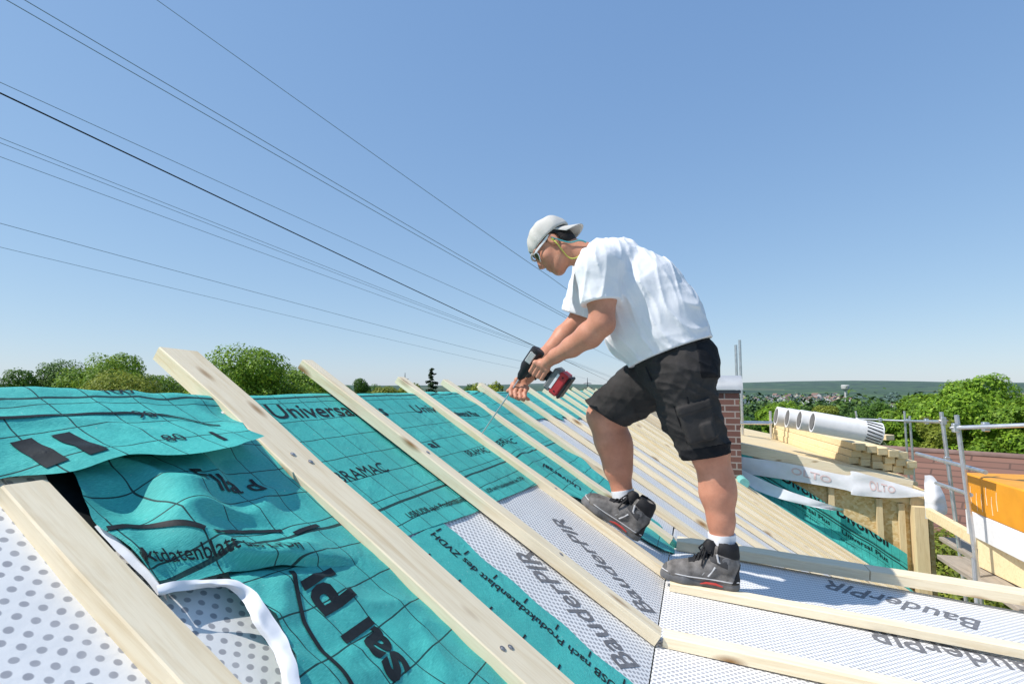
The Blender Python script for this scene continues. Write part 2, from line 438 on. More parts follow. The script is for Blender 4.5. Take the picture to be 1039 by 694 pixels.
# ------------------------------------------------------------------ terrain
def ground_z(x, y):
    r = math.hypot(x, y)
    def sm(a, b): t = min(1, max(0, (r-a)/(b-a))); return t*t*(3-2*t)
    z = GZ - 22*sm(70, 900) + 66*sm(1500, 4300) - 40*sm(4800, 9000)
    if r > 300: z += sm(2600, 4200)*26*noise.noise((x/1500, y/1500, 5)) + sm(300, 2500)*(9*noise.noise((x/900, y/900, 3))+4*noise.noise((x/260, y/260, 9)))
    return z
rs = [0]+[8*1.13**i for i in range(62)]
rs = [r for r in rs if r < 9500]+[9800, 16000]; na = 150; vs = []; fs = []
for r in rs:
    for a in range(na):
        t = 2*math.pi*a/na; x, y = r*math.cos(t), r*math.sin(t); vs.append((x, y, ground_z(x, y) if r < 9700 else -60))
for i in range(len(rs)-1):
    for a in range(na):
        b = (a+1) % na; fs.append((i*na+a, i*na+b, (i+1)*na+b, (i+1)*na+a))
me = np_mesh(vs, fs, True)
t = NT('fields', .9, .1); co_ = t.coord(); x, y, z = t.sep(co_)
r = t.math('SQRT', t.math('ADD', t.math('MULTIPLY', x, x), t.math('MULTIPLY', y, y)))
vor = t.n('ShaderNodeTexVoronoi', feature='F1'); t.set(vor.inputs['Vector'], t.coord(scale=(1/420, 1/260, 1/400))); vor.inputs['Scale'].default_value = 1
vc = t.sep(vor.outputs['Color'])[0]
patch = t.ramp(vc, (.15, (.055, .11, .03)), (.4, (.09, .15, .04)), (.62, (.16, .20, .07)), (.85, (.24, .22, .11)))
forest = t.ramp(t.noise(t.coord(scale=(1/60, 1/60, 1/60)), 1, 6), (.4, (.010, .03, .014)), (.62, (.055, .11, .035)))
wood_mask = t.ramp(t.noise(t.coord(scale=(1/600, 1/260, 1/600)), 1, 5), (.44, 0.0), (.48, 1.0))
far = t.math('DIVIDE', t.math('SUBTRACT', r, 2400), 900, clamp=True)
wm = t.math('MAXIMUM', wood_mask, far)
c = t.mix(wm, patch, forest)
near = t.ramp(t.noise(co_, .8, 6), (.3, (.05, .085, .022)), (.7, (.11, .15, .045)))
c = t.mix(t.math('DIVIDE', t.math('SUBTRACT', r, 60), 60, clamp=True), near, c)
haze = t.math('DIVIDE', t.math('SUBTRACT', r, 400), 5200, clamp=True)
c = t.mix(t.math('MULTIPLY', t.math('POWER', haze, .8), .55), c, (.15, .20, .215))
t.col(c); MAT['fields'] = t.m
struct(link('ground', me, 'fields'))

# ------------------------------------------------------------------ foliage
def leafmat(name, lo, hi, sun):
    t = NT(name, .55, .25); co = t.coord(); geo = t.n('ShaderNodeNewGeometry')
    rnd = geo.outputs['Random Per Island']
    c = t.ramp(rnd, (.0, tuple(v*.75 for v in lo)), (.45, tuple((v+w_)/2 for v, w_ in zip(lo, hi))), (.85, hi), (1.0, sun))
    big = t.ramp(t.noise(co, .9, 3), (.42, 0.0), (.62, 1.0)); c = t.mix(t.math('MULTIPLY', big, .5), c, tuple(v*.8 for v in lo))
    hsv = t.n('ShaderNodeHueSaturation'); t.set(hsv.inputs['Color'], c); t.set(hsv.inputs['Value'], t.math('MULTIPLY_ADD', t.rnd(), .35, .85)); c = hsv.outputs[0]
    t.col(c)
    tr = t.n('ShaderNodeBsdfTranslucent'); t.set(tr.inputs[0], t.mix(.5, c, sun))
    mx = t.n('ShaderNodeMixShader'); mx.inputs[0].default_value = .30
    out = t.t.nodes['Material Output']; t.t.links.new(t.b.outputs[0], mx.inputs[1]); t.t.links.new(tr.outputs[0], mx.inputs[2]); t.t.links.new(mx.outputs[0], out.inputs[0])
    MAT[name] = t.m
leafmat('leaf_bright', (.10, .21, .018), (.27, .43, .032), (.40, .54, .07))
leafmat('leaf_olive', (.15, .20, .022), (.34, .39, .05), (.46, .49, .09))
leafmat('leaf_dark', (.045, .11, .016), (.11, .215, .028), (.18, .30, .045))
leafmat('leaf_conifer', (.022, .048, .02), (.045, .085, .03), (.08, .13, .05))
leafmat('leaf_far', (.05, .095, .03), (.08, .14, .04), (.12, .19, .06))
simple('bark', (.09, .07, .05), .9, var=.3, scale=6)
def leaves(P, Nn, size, rng):
    """one quad per leaf clump, at P, roughly facing Nn"""
    n = len(P); Nn = Nn+rng.normal(0, .42, (n, 3)); Nn /= np.linalg.norm(Nn, axis=1)[:, None]
    a = np.cross(Nn, rng.normal(0, 1, (n, 3))); a /= np.linalg.norm(a, axis=1)[:, None]; b = np.cross(Nn, a)
    s = size*rng.uniform(.55, 1.25, (n, 1)); a = a*s; b = b*s*rng.uniform(.5, .8, (n, 1))
    V = np.stack([P-a, P-b*.9+a*.1, P+a, P+b], 1).reshape(-1, 3)
    return V, np.arange(4*n).reshape(n, 4)
def crown(rng, w, h, z0, n, size, lobes=13, squash=.8):
    """uneven crown: leaf clumps on many overlapping lobes with gaps between"""
    Pa, Na = [], []
    for i in range(lobes):
        t = i/lobes; ang = i*2.4+rng.uniform(0, .8); zz = rng.uniform(.12, .92); rad = .5*w*math.sqrt(max(.05, 1-(2*zz-.85)**2*.8))
        rr = rad*rng.uniform(.35, .78) if i else 0
        c = np.array([rr*math.cos(ang), rr*math.sin(ang), z0+zz*h*.86]); lr = w*rng.uniform(.14, .27)
        m = int(n/lobes*(lr/(w*.21))**2); d = rng.normal(0, 1, (m, 3)); d /= np.linalg.norm(d, axis=1)[:, None]
        # twiggy surface: groups of leaves pushed out along a few random shoots
        sh = rng.normal(0, 1, (26, 3)); sh /= np.linalg.norm(sh, axis=1)[:, None]
        push = np.max(d @ sh.T, 1); r = lr*(.62+.50*np.clip((push-.72)/.28, 0, 1))*rng.uniform(.80, 1.10, m)
        p = c+d*r[:, None]*[1, 1, squash]; Pa.append(p); Na.append(d+[0, 0, .25])
    P = np.concatenate(Pa); rad = np.linalg.norm(P[:, :2], axis=1); q = np.percentile(rad, 97)
    P[:, :2] *= .5*w/q; lo_, hi_ = np.percentile(P[:, 2], .5), np.percentile(P[:, 2], 99.7); P[:, 2] = z0+(P[:, 2]-lo_)*h/(hi_-lo_)
    return leaves(P, np.concatenate(Na), size, rng)
def tree(name, label, cat, loc, w, h, trunk_h, n, size, leaf, seed, group=None, lobes=13, conifer=False):
    rng = np.random.default_rng(seed); loc = Vector(loc); t_ = thing(name, label, cat, loc, group)
    if conifer:
        Pa = []; Na = []
        for k_ in range(46):
            tt = (k_+rng.uniform(0, .8))/46; z = trunk_h+(h-trunk_h)*tt; ang = k_*2.4+rng.uniform(-.6, .6); L = w*.55*(1-tt)**.8*rng.uniform(.45, 1.1)+.15; m = int(n*(.3+L)/46/ (w*.45))
            q = rng.uniform(0, 1, m)**.7; sp = rng.normal(0, 1, (m, 3))*(.10*L+.06)
            Pa.append(np.stack([np.cos(ang)*L*q, np.sin(ang)*L*q, z-.28*L*q**1.6+0*q], 1)+sp*[1, 1, .55]); Na.append(np.tile([np.cos(ang)*.5, np.sin(ang)*.5, 1.0], (m, 1)))
        V, Fq = leaves(np.concatenate(Pa), np.concatenate(Na), size, rng)
    else: V, Fq = crown(rng, w, h-trunk_h*.7, trunk_h*.7, int(n*4.2), size*.52, lobes)
    link('crown', np_mesh(V+np.array(loc), Fq), leaf, t_)
    b = MB(); L = lambda x, y, z: loc+Vector((x, y, z)); tr = max(.12, h*.022)
    b.tube([L(0, 0, -.3), L(.05, .02, trunk_h*.5), L(0, .1, trunk_h), L(.1, 0, h*.75)], [tr*1.3, tr, tr*.85, tr*.2], 8)
    if not conifer:
        for i in range(5):
            a = i*1.3+seed; q = w*.3
            b.tube([L(0, .05, trunk_h*(.7+.1*i)), L(q*.5*math.cos(a), q*.5*math.sin(a), trunk_h+h*.12), L(q*math.cos(a), q*math.sin(a), trunk_h+h*.3)], [tr*.6, tr*.4, tr*.12], 6)
    link('trunk', b.mesh(True), 'bark', t_); return t_
def tree_px(x0, x1, ytop, Y, *a, **kw):
    """a tree whose crown spans x0..x1 and reaches ytop in the photograph, at distance Y"""
    p = M((x0+x1)/2, ytop, Y); w_ = (M(x1, ytop, Y)-M(x0, ytop, Y)).length; gz = ground_z(p.x, p.y)
    name, label, leaf, n, size, seed = a
    return tree(name, label, kw.pop('cat', 'tree'), (p.x, p.y, gz), w_*1.04, (p.z-gz)*1.0, (p.z-gz)*kw.pop('tf', .3), n, size, leaf, seed, **kw)
# left, behind the ridge
tree_px(19, 77, 367, 46, 'broadleaf_tree', 'small dark green round tree at the far left behind the roof ridge', 'leaf_dark', 7500, .26, 11)
tree_px(88, 166, 361, 40, 'broadleaf_tree', 'bright green round tree left of the tallest batten end', 'leaf_bright', 9000, .24, 12)
tree_px(92, 176, 379, 34, 'broadleaf_bush', 'low olive green tree in front of the bright round tree', 'leaf_olive', 7000, .20, 13, tf=.15)
tree_px(212, 318, 357, 38, 'broadleaf_tree', 'large bright green tree between the first two batten ends', 'leaf_bright', 14000, .25, 14, lobes=17)
tree_px(356, 384, 385, 70, 'broadleaf_tree', 'small dark tree just left of the third batten end', 'leaf_dark', 3500, .28, 15)
tree_px(424, 452, 373, 62, 'conifer_tree', 'tall dark conifer behind the third batten end', 'leaf_conifer', 7000, .17, 16, cat='conifer', conifer=True, tf=.1)
for i, (a, b, yt, Y, lf, lab) in enumerate([
    (60, 104, 393, 60, 'leaf_dark', 'low dark hedge tree between the two leftmost round trees'), (165, 205, 394, 60, 'leaf_olive', 'low olive tree left of the large bright tree'),
    (310, 352, 393, 62, 'leaf_olive', 'low olive tree under the second batten end'), (380, 418, 393, 66, 'leaf_olive', 'low yellowish tree under the third batten end'),
    (448, 482, 394, 60, 'leaf_bright', 'low bright bush right of the dark conifer'), (478, 512, 389, 52, 'leaf_olive', 'yellow green tree just left of the gripping hand'),
    (508, 548, 391, 52, 'leaf_bright', 'green tree behind the hand that guides the bit'), (340, 372, 392, 75, 'leaf_dark', 'low dark tree between second and third batten ends'),
    (306, 334, 394, 70, 'leaf_bright', 'low bright tree beside the large bright tree and the second batten'), (372, 402, 391, 74, 'leaf_dark', 'low dark tree left of the thin pylon'),
    (400, 430, 390, 72, 'leaf_olive', 'low olive tree between the third batten end and the conifer'), (458, 490, 391, 70, 'leaf_dark', 'low dark tree right of the conifer'),
    (540, 600, 393, 90, 'leaf_dark', 'low dark tree behind the drill battery'), (0, 26, 388, 66, 'leaf_olive', 'low olive tree at the left edge of the photo'), (150, 190, 393, 72, 'leaf_bright', 'low bright tree behind the highest batten end')]):
    tree_px(a, b, yt, Y, 'broadleaf_tree', lab, lf, 3200, .24, 30+i, tf=.15, lobes=9)
# right, beyond the neighbouring roof
for i, (a, b, yt, Y, lf, lab) in enumerate([
    (930, 1048, 383, 52, 'leaf_bright', 'large bright green tree at the right edge of the photo'), (905, 985, 402, 60, 'leaf_bright', 'bright green tree left of the large tree at the right edge'),
    (985, 1075, 405, 44, 'leaf_bright', 'lower bright tree in front of the large tree at the right edge'),
    (884, 936, 418, 62, 'leaf_bright', 'green tree behind the double scaffold standard'), (925, 972, 424, 46, 'leaf_olive', 'olive tree beside the white house gable'),
    (838, 892, 424, 75, 'leaf_dark', 'dark tree above the right end of the white rolls'), (756, 800, 416, 62, 'leaf_bright', 'bright tree just right of the brick chimney'),
    (770, 822, 408, 90, 'leaf_bright', 'tree beyond the scaffold rail right of the chimney'), (815, 860, 412, 95, 'leaf_olive', 'olive green tree above the left end of the white rolls'),
    (862, 912, 410, 110, 'leaf_dark', 'dark green tree right of the water tower'), (738, 776, 424, 50, 'leaf_dark', 'dark tree hidden partly by the brick chimney'),
    (655, 696, 402, 60, 'leaf_dark', 'dark tree seen through the gap between the legs of the shorts'), (790, 846, 420, 70, 'leaf_bright', 'bright green tree behind the white rolls')]):
    tree_px(a, b, yt, Y, 'broadleaf_tree', lab, lf, 11000 if i < 3 else 4500, .25 if Y < 60 else .33, 60+i, tf=.22, lobes=16 if i < 3 else 11)
# far woods that read as one mass
rng = np.random.default_rng(5); Pa = []; Na = []
for i in range(1500):
    d = rng.uniform(130, 1900)**1.0; az = rng.uniform(-1.0, .72) if i % 3 else rng.uniform(-.05, .42); x, y = d*math.sin(az), d*math.cos(az)
    if noise.noise((x/170, y/120, 1.7)) < -.08 and d > 200: continue
    if 1000 < d and .02 < az < .27 and i % 3: continue
    s = rng.uniform(5, 9)*(1+d/1800); m = int(70 if d < 500 else 34); v = rng.normal(0, 1, (m, 3)); v /= np.linalg.norm(v, axis=1)[:, None]; v[:, 2] = np.abs(v[:, 2])
    Pa.append(np.array([x, y, ground_z(x, y)-.5])+v*s*rng.uniform(.75, 1.05, (m, 1))*[.75, .75, 1.0]); Na.append(v)
P = np.concatenate(Pa); V, Fq = leaves(P, np.concatenate(Na), 1.0, rng)
d = np.linalg.norm(P[:, :2], axis=1); sc = np.repeat(np.clip(d/300, .55, 3.2), 4)[:, None]; ctr = np.repeat(P, 4, 0); V = ctr+(V-ctr)*sc
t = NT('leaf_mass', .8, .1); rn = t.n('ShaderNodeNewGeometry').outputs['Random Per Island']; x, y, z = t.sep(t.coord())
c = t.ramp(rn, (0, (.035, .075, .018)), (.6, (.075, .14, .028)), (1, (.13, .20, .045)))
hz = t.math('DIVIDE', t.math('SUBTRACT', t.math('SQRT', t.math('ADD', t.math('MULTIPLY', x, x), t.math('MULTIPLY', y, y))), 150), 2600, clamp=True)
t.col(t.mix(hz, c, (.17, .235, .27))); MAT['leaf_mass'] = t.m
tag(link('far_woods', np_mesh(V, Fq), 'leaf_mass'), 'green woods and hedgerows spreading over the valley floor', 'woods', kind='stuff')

# ------------------------------------------------------------------ far village, water tower, pylons, neighbour houses
simple('render_white', (.52, .53, .53), .8, var=.06, scale=.8); simple('render_cream', (.66, .58, .45), .8, var=.06, scale=.8)
simple('tile_red', (.22, .14, .12), .8, var=.25, scale=2); simple('tile_grey', (.16, .15, .16), .8, var=.2, scale=2)
simple('glass_dark', (.03, .04, .05), .15, spec=.6); simple('concrete', (.52, .52, .50), .8, var=.1, scale=.6)
def gable(b, w, l, h, rise, base):
    b.box(Vector(base)+Vector((0, 0, h/2)), (w, l, h), None, 0); return b
def small_house(label, p, w, l, h, rise, wm, rm, group):
    t_ = thing('house', label, 'house', p, group); p = Vector(p); b = MB()
    b.prism([p+Vector((-w/2, -l/2, -2)), p+Vector((w/2, -l/2, -2)), p+Vector((w/2, -l/2, h)), p+Vector((0, -l/2, h+rise*.96)), p+Vector((-w/2, -l/2, h))], (0, l, 0))
    link('wall', b.mesh(), wm, t_); b = MB(); e = .4
    for s in (-1, 1):
        b.prism([p+Vector((s*(w/2+e), -l/2-e, h-e*.6)), p+Vector((0, -l/2-e, h+rise)), p+Vector((0, -l/2-e, h+rise+.3)), p+Vector((s*(w/2+e), -l/2-e, h-e*.6+.3))], (0, l+2*e, 0))
    link('roof', b.mesh(), rm, t_)
    if group: return t_
    for fx in (-.28, .05, .3):
        for z in (1.0, 3.6):
            if z+1.3 < h: b = MB(); b.box(p+Vector((fx*w, -l/2-.03, z+.6)), (.7, .08, 1.0), None, 0); link('window', b.mesh(), 'glass_dark', t_)
    return t_
rng2 = random.Random(3); protos = []
for i in range(64):
    px = rng2.uniform(752, 862) if i < 52 else rng2.uniform(905, 960); yy = rng2.uniform(1150, 1900) if i < 52 else rng2.uniform(700, 1000)
    d = ray(px, 396); x = d.x/d.y*yy; gz = ground_z(x, yy)
    lab = 'tiny pale house in the far village below the wooded hills'
    if i < 5: protos.append(small_house(lab, (x, yy, gz), 11+i, 13-i, 5.6 + (i % 2)*1.5, 4.2, ('render_white', 'render_cream')[i == 3], ('tile_red', 'tile_grey')[i % 3 == 2], 'houses of the far village'))
    else: dup(protos[i % 5], (x, yy, gz), rng2.uniform(-1.2, 1.2), None, None, rng2.uniform(.9, 1.35))
# water tower
p = M(858, 400, 820); gz = ground_z(p.x, p.y); zt = M(858, 390.5, 820).z
t_ = thing('water_tower', 'pale mushroom shaped water tower in the distance left of centre of the hills', 'water tower', (p.x, p.y, gz))
t_['label'] = 'pale mushroom shaped water tower standing in the valley'
b = MB(); b.tube([(p.x, p.y, gz-2), (p.x, p.y, gz+3), (p.x, p.y, zt-7)], [1.9, 1.5, 1.3], 16); link('shaft', b.mesh(True), 'concrete', t_)
b = MB(); b.tube([(p.x, p.y, zt-7.5), (p.x, p.y, zt-5), (p.x, p.y, zt-1.2), (p.x, p.y, zt)], [1.8, 4.6, 5.0, 4.2], 24); link('tank', b.mesh(True), 'concrete', t_)
# lattice pylons far along the line
def pylon(label, p, H_, wd):
    p = Vector(p); t_ = thing('power_pylon', label, 'pylon', p, 'lattice pylons on the horizon'); b = MB(); q = wd*.16
    for sx in (-1, 1):
        for sy in (-1, 1): b.tube([p+Vector((sx*q, sy*q, -2)), p+Vector((sx*q*.3, sy*q*.3, H_*.6)), p+Vector((0, 0, H_))], H_*.006, 5)
    for i in range(8):
        a, c = H_*.6*i/8, H_*.6*(i+1)/8; ra, rc = q*(1-.7*i/8), q*(1-.7*(i+1)/8)
        for s in (-1, 1): b.tube([p+Vector((s*ra, -ra, a)), p+Vector((-s*rc, -rc, c))], H_*.004, 4); b.tube([p+Vector((s*ra, ra, a)), p+Vector((-s*rc, rc, c))], H_*.004, 4)
    link('lattice_tower', b.mesh(), 'dark_steel', t_)
    for z, l in ((.66, .5), (.8, .42)):
        b = MB(); b.tube([p+Vector((-wd*l, 0, H_*z)), p+Vector((0, 0, H_*(z+.03))), p+Vector((wd*l, 0, H_*z))], H_*.008, 5); b.tube([p+Vector((-wd*l, 0, H_*z)), p+Vector((wd*l, 0, H_*z))], H_*.006, 5)
        link('cross_arm', b.mesh(), 'dark_steel', t_)
for x, yt, Y, lab in ((596, 383, 900, 'lattice pylon on the horizon beside the drill battery'), (411, 378, 1000, 'thin pylon on the horizon near the third batten end'), (729.5, 376, 1100, 'thin pylon above the chimney cap')):
    p = M(x, yt, Y); gz = ground_z(p.x, p.y); pylon(lab, (p.x, p.y, gz), p.z-gz, (p.z-gz)*.32)
# overhead wires: straight spans with a little sag, all running to the same far point
simple('wire_grey', (.30, .36, .46), .5); simple('wire_black', (.012, .012, .014), .5)
for a, bpx, hgt, rad, sag, m, lab in [
    ((20, 8), (560, 315), 24, .03, .6, 'wire_grey', 'upper wire of the close pair crossing the sky towards the cap'),
    ((38, 8), (561, 313), 24.5, .03, .6, 'wire_grey', 'lower wire of the close pair crossing the sky towards the cap'),
    ((170, 8), (530, 262), 26, .022, .3, 'wire_grey', 'single thin wire highest in the sky, ending behind the cap'),
    ((5, 86), (562, 336), 18, .022, .6, 'wire_grey', 'thin grey wire just above the thick black one'),
    ((5, 97), (540, 350), 7, .016, .16, 'wire_black', 'thick black wire, the darkest of those crossing the sky'),
    ((5, 142), (528, 346), 20, .026, .8, 'wire_grey', 'upper wire of the pair below the black wire'),
    ((5, 147), (528, 347.5), 20, .026, .8, 'wire_grey', 'lower wire of the pair below the black wire'),
    ((5, 161), (526, 349), 19, .026, .8, 'wire_grey', 'single grey wire below the pair of wires'),
    ((5, 228), (518, 364), 16, .032, .9, 'wire_grey', 'second lowest wire above the trees at left'),
    ((5, 252), (518, 372), 14, .026, .8, 'wire_grey', 'lowest wire above the trees at left')]:
    A = ray(*a); A = A*(hgt/A.z); B = ray(*bpx); B = B*(hgt*1.0/B.z)
    D = B-A; A2_ = A-D*.25; B2_ = B+D*.5; pts = []
    for i in range(66):
        s = -.25+1.5*i/40 if i <= 40 else 1.25+.12*(1.2**(i-40)-1)/.2
        q = A+D*s; q.z -= sag*(max(0, 4*(s+.25)*(1.25-s)/2.25)-.55*min(1, max(0, (1.25-s)/.5+1))); pts.append(q)
    b = MB(); b.tube(pts, [rad*(.62 if 'black' not in m else .85)*(1+.08*min(i, 55)) for i in range(len(pts))], 6); o = link('power_line', b.mesh(True), m); tag(o, lab, 'power line', 'overhead power lines')
# contrails high in the sky are left to the sky itself

# neighbour with the red tiled roof
t = NT('roof_tiles', .85, .15); co_ = t.coord(); bt = t.n('ShaderNodeTexBrick'); t.set(bt.inputs['Vector'], t.coord('UV'))
bt.inputs['Scale'].default_value = 1; bt.inputs['Brick Width'].default_value = 1.9; bt.inputs['Row Height'].default_value = .30; bt.inputs['Mortar Size'].default_value = .028
for i, c in ((1, (.17, .085, .065)), (2, (.23, .12, .09)), (3, (.08, .048, .04))): bt.inputs[i].default_value = (*c, 1)
c = t.mix(t.math('MULTIPLY', t.noise(co_, 1.2, 5), .55), bt.outputs[0], (.22, .14, .11)); t.col(c); t.bump(bt.outputs['Fac'], -.6, .03); MAT['roof_tiles'] = t.m
rl, rr_ = M(855, 452, 24), M(1090, 452, 21); base = Vector(((rl.x+rr_.x)/2, 21, GZ)); zr = rl.z
nh = thing('neighbour_house', 'neighbouring house with a wide brown red tiled roof beyond the scaffold', 'house', base)
def quad_uv(pts, name, m, parent, su, sv):
    b = MB(); f = b.bm.faces.new([b.bm.verts.new(p) for p in pts]); lay = b.bm.loops.layers.uv.new('UVMap')
    for lp, uvv in zip(f.loops, ((0, 0), (su, 0), (su, sv), (0, sv))): lp[lay].uv = uvv
    me = bpy.data.meshes.new('m'); b.bm.to_mesh(me); b.bm.free(); return link(name, me, m, parent)
ux = (rr_-rl); ux.z = 0; uxn = ux.normalized(); un = Vector((uxn.y, -uxn.x, 0))
e0 = rl+un*5.2+Vector((0, 0, -3.1)); e1 = rl+ux+un*5.2+Vector((0, 0, -3.1)); top1 = rl+ux
quad_uv([e0, e1, top1, rl], 'roof', 'roof_tiles', nh, ux.length, 6.05)
quad_uv([rl+ux-un*5.2+Vector((0, 0, -3.1)), rl-un*5.2+Vector((0, 0, -3.1)), rl+Vector((0, 0, -.004)), top1+Vector((0, 0, -.004))], 'roof', 'roof_tiles', nh, ux.length, 6.05)
b = MB(); g = Vector((0, 0, 1))
for q in (rl+uxn*.3, rl+ux-uxn*.3): b.poly([q+un*4.8-g*3.0, q-g*.15, q-un*4.8-g*3.0, Vector((q.x, q.y, GZ))-un*4.8, Vector((q.x, q.y, GZ))+un*4.8])
b.poly([rl+uxn*.3+un*4.8-g*3.0, rl+ux-uxn*.3+un*4.8-g*3.0, (rl+ux-uxn*.3+un*4.8)*1+g*(GZ-(rl.z)), (rl+uxn*.3+un*4.8)+g*(GZ-rl.z)])
link('wall', b.mesh(), 'render_cream', nh)
b = MB(); b.tube([rl, top1], .11, 10); link('ridge_cap', b.mesh(True), 'tile_red', nh)
for s, (wx, wy) in enumerate(((.82, .55), (.70, .72), (.34, .42))):
    o_ = rl+ux*wx+un*5.2*wy+g*(-3.1*wy+.06); dn = (un*5.2-g*3.1).normalized()
    b = MB(); b.bar(o_, o_+dn*.75, .6, .08, up=tuple(uxn.cross(dn))); link('roof_window', b.mesh(), ('glass_dark', 'glass_dark', 'tile_red')[s], nh)
# white gabled house between the trees
p = M(942, 433, 66); gz = ground_z(p.x, p.y)
small_house('white gabled house half hidden by the trees behind the scaffold', (p.x, p.y, gz), 3.4, 5, p.z-gz-.3, 1.3, 'render_white', 'tile_grey', None)
# ------------------------------------------------------------------ the house under the work
simple('deck_board', (.50, .40, .26), .8, var=.15, scale=4)
house = thing('house', 'house whose opened roof carries the battens and membranes', 'house', (0, 3, GZ))
LR = 1.455                                             # slope length from knee to ridge
def slab(name, pts, d, m, parent): b = MB(); b.prism(pts, d); return link(name, b.mesh(), m, parent)
slab('roof_deck', [S(LR-.02, -1.6, -.106), S(0, -1.6, -.106), S(0, 14, -.106), S(LR-.02, 14, -.106)], NS*-.03, 'deck_board', house)
slab('roof_deck', [S(-.03, 3.22, -.106), S(-3.7, 3.22, -.106), S(-3.7, 14, -.106), S(-.03, 14, -.106)], NS*-.03, 'deck_board', house)
slab('dormer_deck', [H(.03, -1.6, -.106), H(2.7, -1.6, -.106), H(2.7, 3.12, -.106), H(.03, 3.12, -.106)], NH*-.03, 'deck_board', house)
rid = S(LR, 0, -.03); rear = Vector((-math.cos(A1), 0, -math.sin(A1)))
def yy(p, y): return Vector((p.x, y, p.z))
slab('rear_slope', [yy(rid, -1.6), yy(rid, 14), yy(rid, 14)+rear*5, yy(rid, -1.6)+rear*5], Vector((math.sin(A1), 0, -math.cos(A1)))*.05, 'deck_board', house)
e = S(-3.5, 0, -.16); er = rid+rear*4.8
b = MB(); xa, xb = er.x, e.x
b.prism([(xa, 14, GZ), (xb, 14, GZ), (xb, 14, e.z), (rid.x, 14, rid.z-.2), (xa, 14, er.z-.2)], (0, -.25, 0))
b.prism([(xb, 3.2, GZ), (xb, 13.7, GZ), (xb, 13.7, e.z), (xb, 3.2, e.z)], (-.25, 0, 0))
b.prism([(xa, -1.5, GZ), (xa, 13.7, GZ), (xa, 13.7, er.z-.2), (xa, -1.5, er.z-.2)], (.25, 0, 0))
q = H(2.6, 0, -.14)
b.prism([(q.x, -1.5, GZ), (q.x, 3.1, GZ), (q.x, 3.1, q.z), (q.x, -1.5, q.z)], (-.2, 0, 0))
link('wall', b.mesh(), 'render_cream', house)
b = MB(); b.prism([H(.1, 3.1, -.14), H(2.6, 3.1, -.14), Vector((q.x, 3.1, S(-3.0, 0).z)), ], (0, -.05, 0)); link('dormer_cheek', b.mesh(), 'deck_board', house)

# ------------------------------------------------------------------ insulation boards between the battens
YB = [.05, .613, 1.17, 1.85, 2.467, 2.988, 3.45, 3.93, 4.43, 4.90, 5.37, 5.85, 6.33, 6.80, 7.30, 7.76]
def board(fn, y0, y1, l0, l1, m, label, group):
    nl = max(2, int((l1-l0)/.25)); P = []; UV = []
    prof = [(-.1, 0), (0, 0)]
    me = bpy.data.meshes.new('m'); bm = bmesh.new(); lay = bm.loops.layers.uv.new('UVMap')
    def face(pts, uvs):
        f = bm.faces.new([bm.verts.new(p) for p in pts])
        for lp, u in zip(f.loops, uvs): lp[lay].uv = u
    face([fn(l0, y0, 0), fn(l0, y1, 0), fn(l1, y1, 0), fn(l1, y0, 0)], [(y0, l0), (y1, l0), (y1, l1), (y0, l1)])
    g = -.1
    for (a, b_) in (((l0, y0), (l0, y1)), ((l0, y1), (l1, y1)), ((l1, y1), (l1, y0)), ((l1, y0), (l0, y0))):
        face([fn(*a, 0), fn(*a, g), fn(*b_, g), fn(*b_, 0)], [(0, .01), (0, .012), (.002, .012), (.002, .01)])
    bmesh.ops.recalc_face_normals(bm, faces=bm.faces[:]); bm.to_mesh(me); bm.free()
    o = link('insulation_board', me, m, None, fn((l0+l1)/2, (y0+y1)/2, 0)); return tag(o, label, 'insulation board', group)
IB = 'white faced insulation boards on the roof slope'
steep = []
names = ['white board with large grey dots under the nearest batten', 'white dotted board in the bay under the crumpled teal membrane',
 'white dotted board between the first and second full battens, teal strip beside it', 'white board with grey lettering between the second batten and the batten under the worker',
 'white dotted board in the bay behind the worker\'s raised boot', 'white dotted board in the second bay behind the raised boot']
for i in range(6):
    steep.append(board(lambda l, Y, n: S(l, Y, n), (YB[i] if i else -1.5)+.034, YB[i+1]+.030, .002, 1.42, 'facing_large' if i < 2 else 'facing_fine', names[min(i, 5)], IB))
for i in range(6, 15):
    board(lambda l, Y, n: S(l, Y, n), YB[i]+.034, (YB[i+1]+.030), -3.2, 1.42, 'facing_fine', 'white insulation board running down a far bay of the main roof', 'insulation boards in the far bays')
board(lambda l, Y, n: S(l, Y, n), 3.24, YB[6]+.030, -3.2, -.01, 'facing_fine', 'white insulation board directly behind the dormer edge beam', 'insulation boards in the far bays')
SH = {2: (1.846, .061, .033), 3: (2.352, .060, .031), 4: (2.945, .10, .045)}
hb = [-1.5, 1.30, 1.876, 2.38, 2.99]
hn = ['white dotted board at the bottom edge of the photo below the lowest shallow batten', 'white dotted board in front of the lowest shallow batten', 'white board with grey lettering between two shallow battens in front of the boot', 'white board with grey lettering and the worker\'s shadow beside the edge beam']
shal = [board(lambda l, Y, n: H(l, Y, n), hb[i]+.002, hb[i+1]-.002, .002, 2.62, 'facing_fine', hn[i], 'white faced insulation boards on the shallow dormer roof') for i in range(4)]
fnS = lambda u, v: (S(v, u, .0012), 0); fnH = lambda u, v: (H(v, u, .0012), 0)     # here v runs along the slope
def wpar(o): return o
WP_fix = None
printed(fnS, 'BauderPIR', (2.09, .014), (.215, .462), (-.075, .055), 'print_grey', steep[3], .03, .012)
printed(fnS, 'BauderPIR', (1.66, .035), (.165, .44), (-.085, .05), 'print_grey', steep[2], .03, .012)
printed(fnH, 'BauderPIR', (2.741, 1.193), (.183, -.50), (-.122, -.06), 'print_grey', shal[3], .03, .012)
printed(fnH, 'BauderPIR', (2.36, 1.235), (.055, -.535), (-.13, -.012), 'print_grey', shal[2], .03, .012)

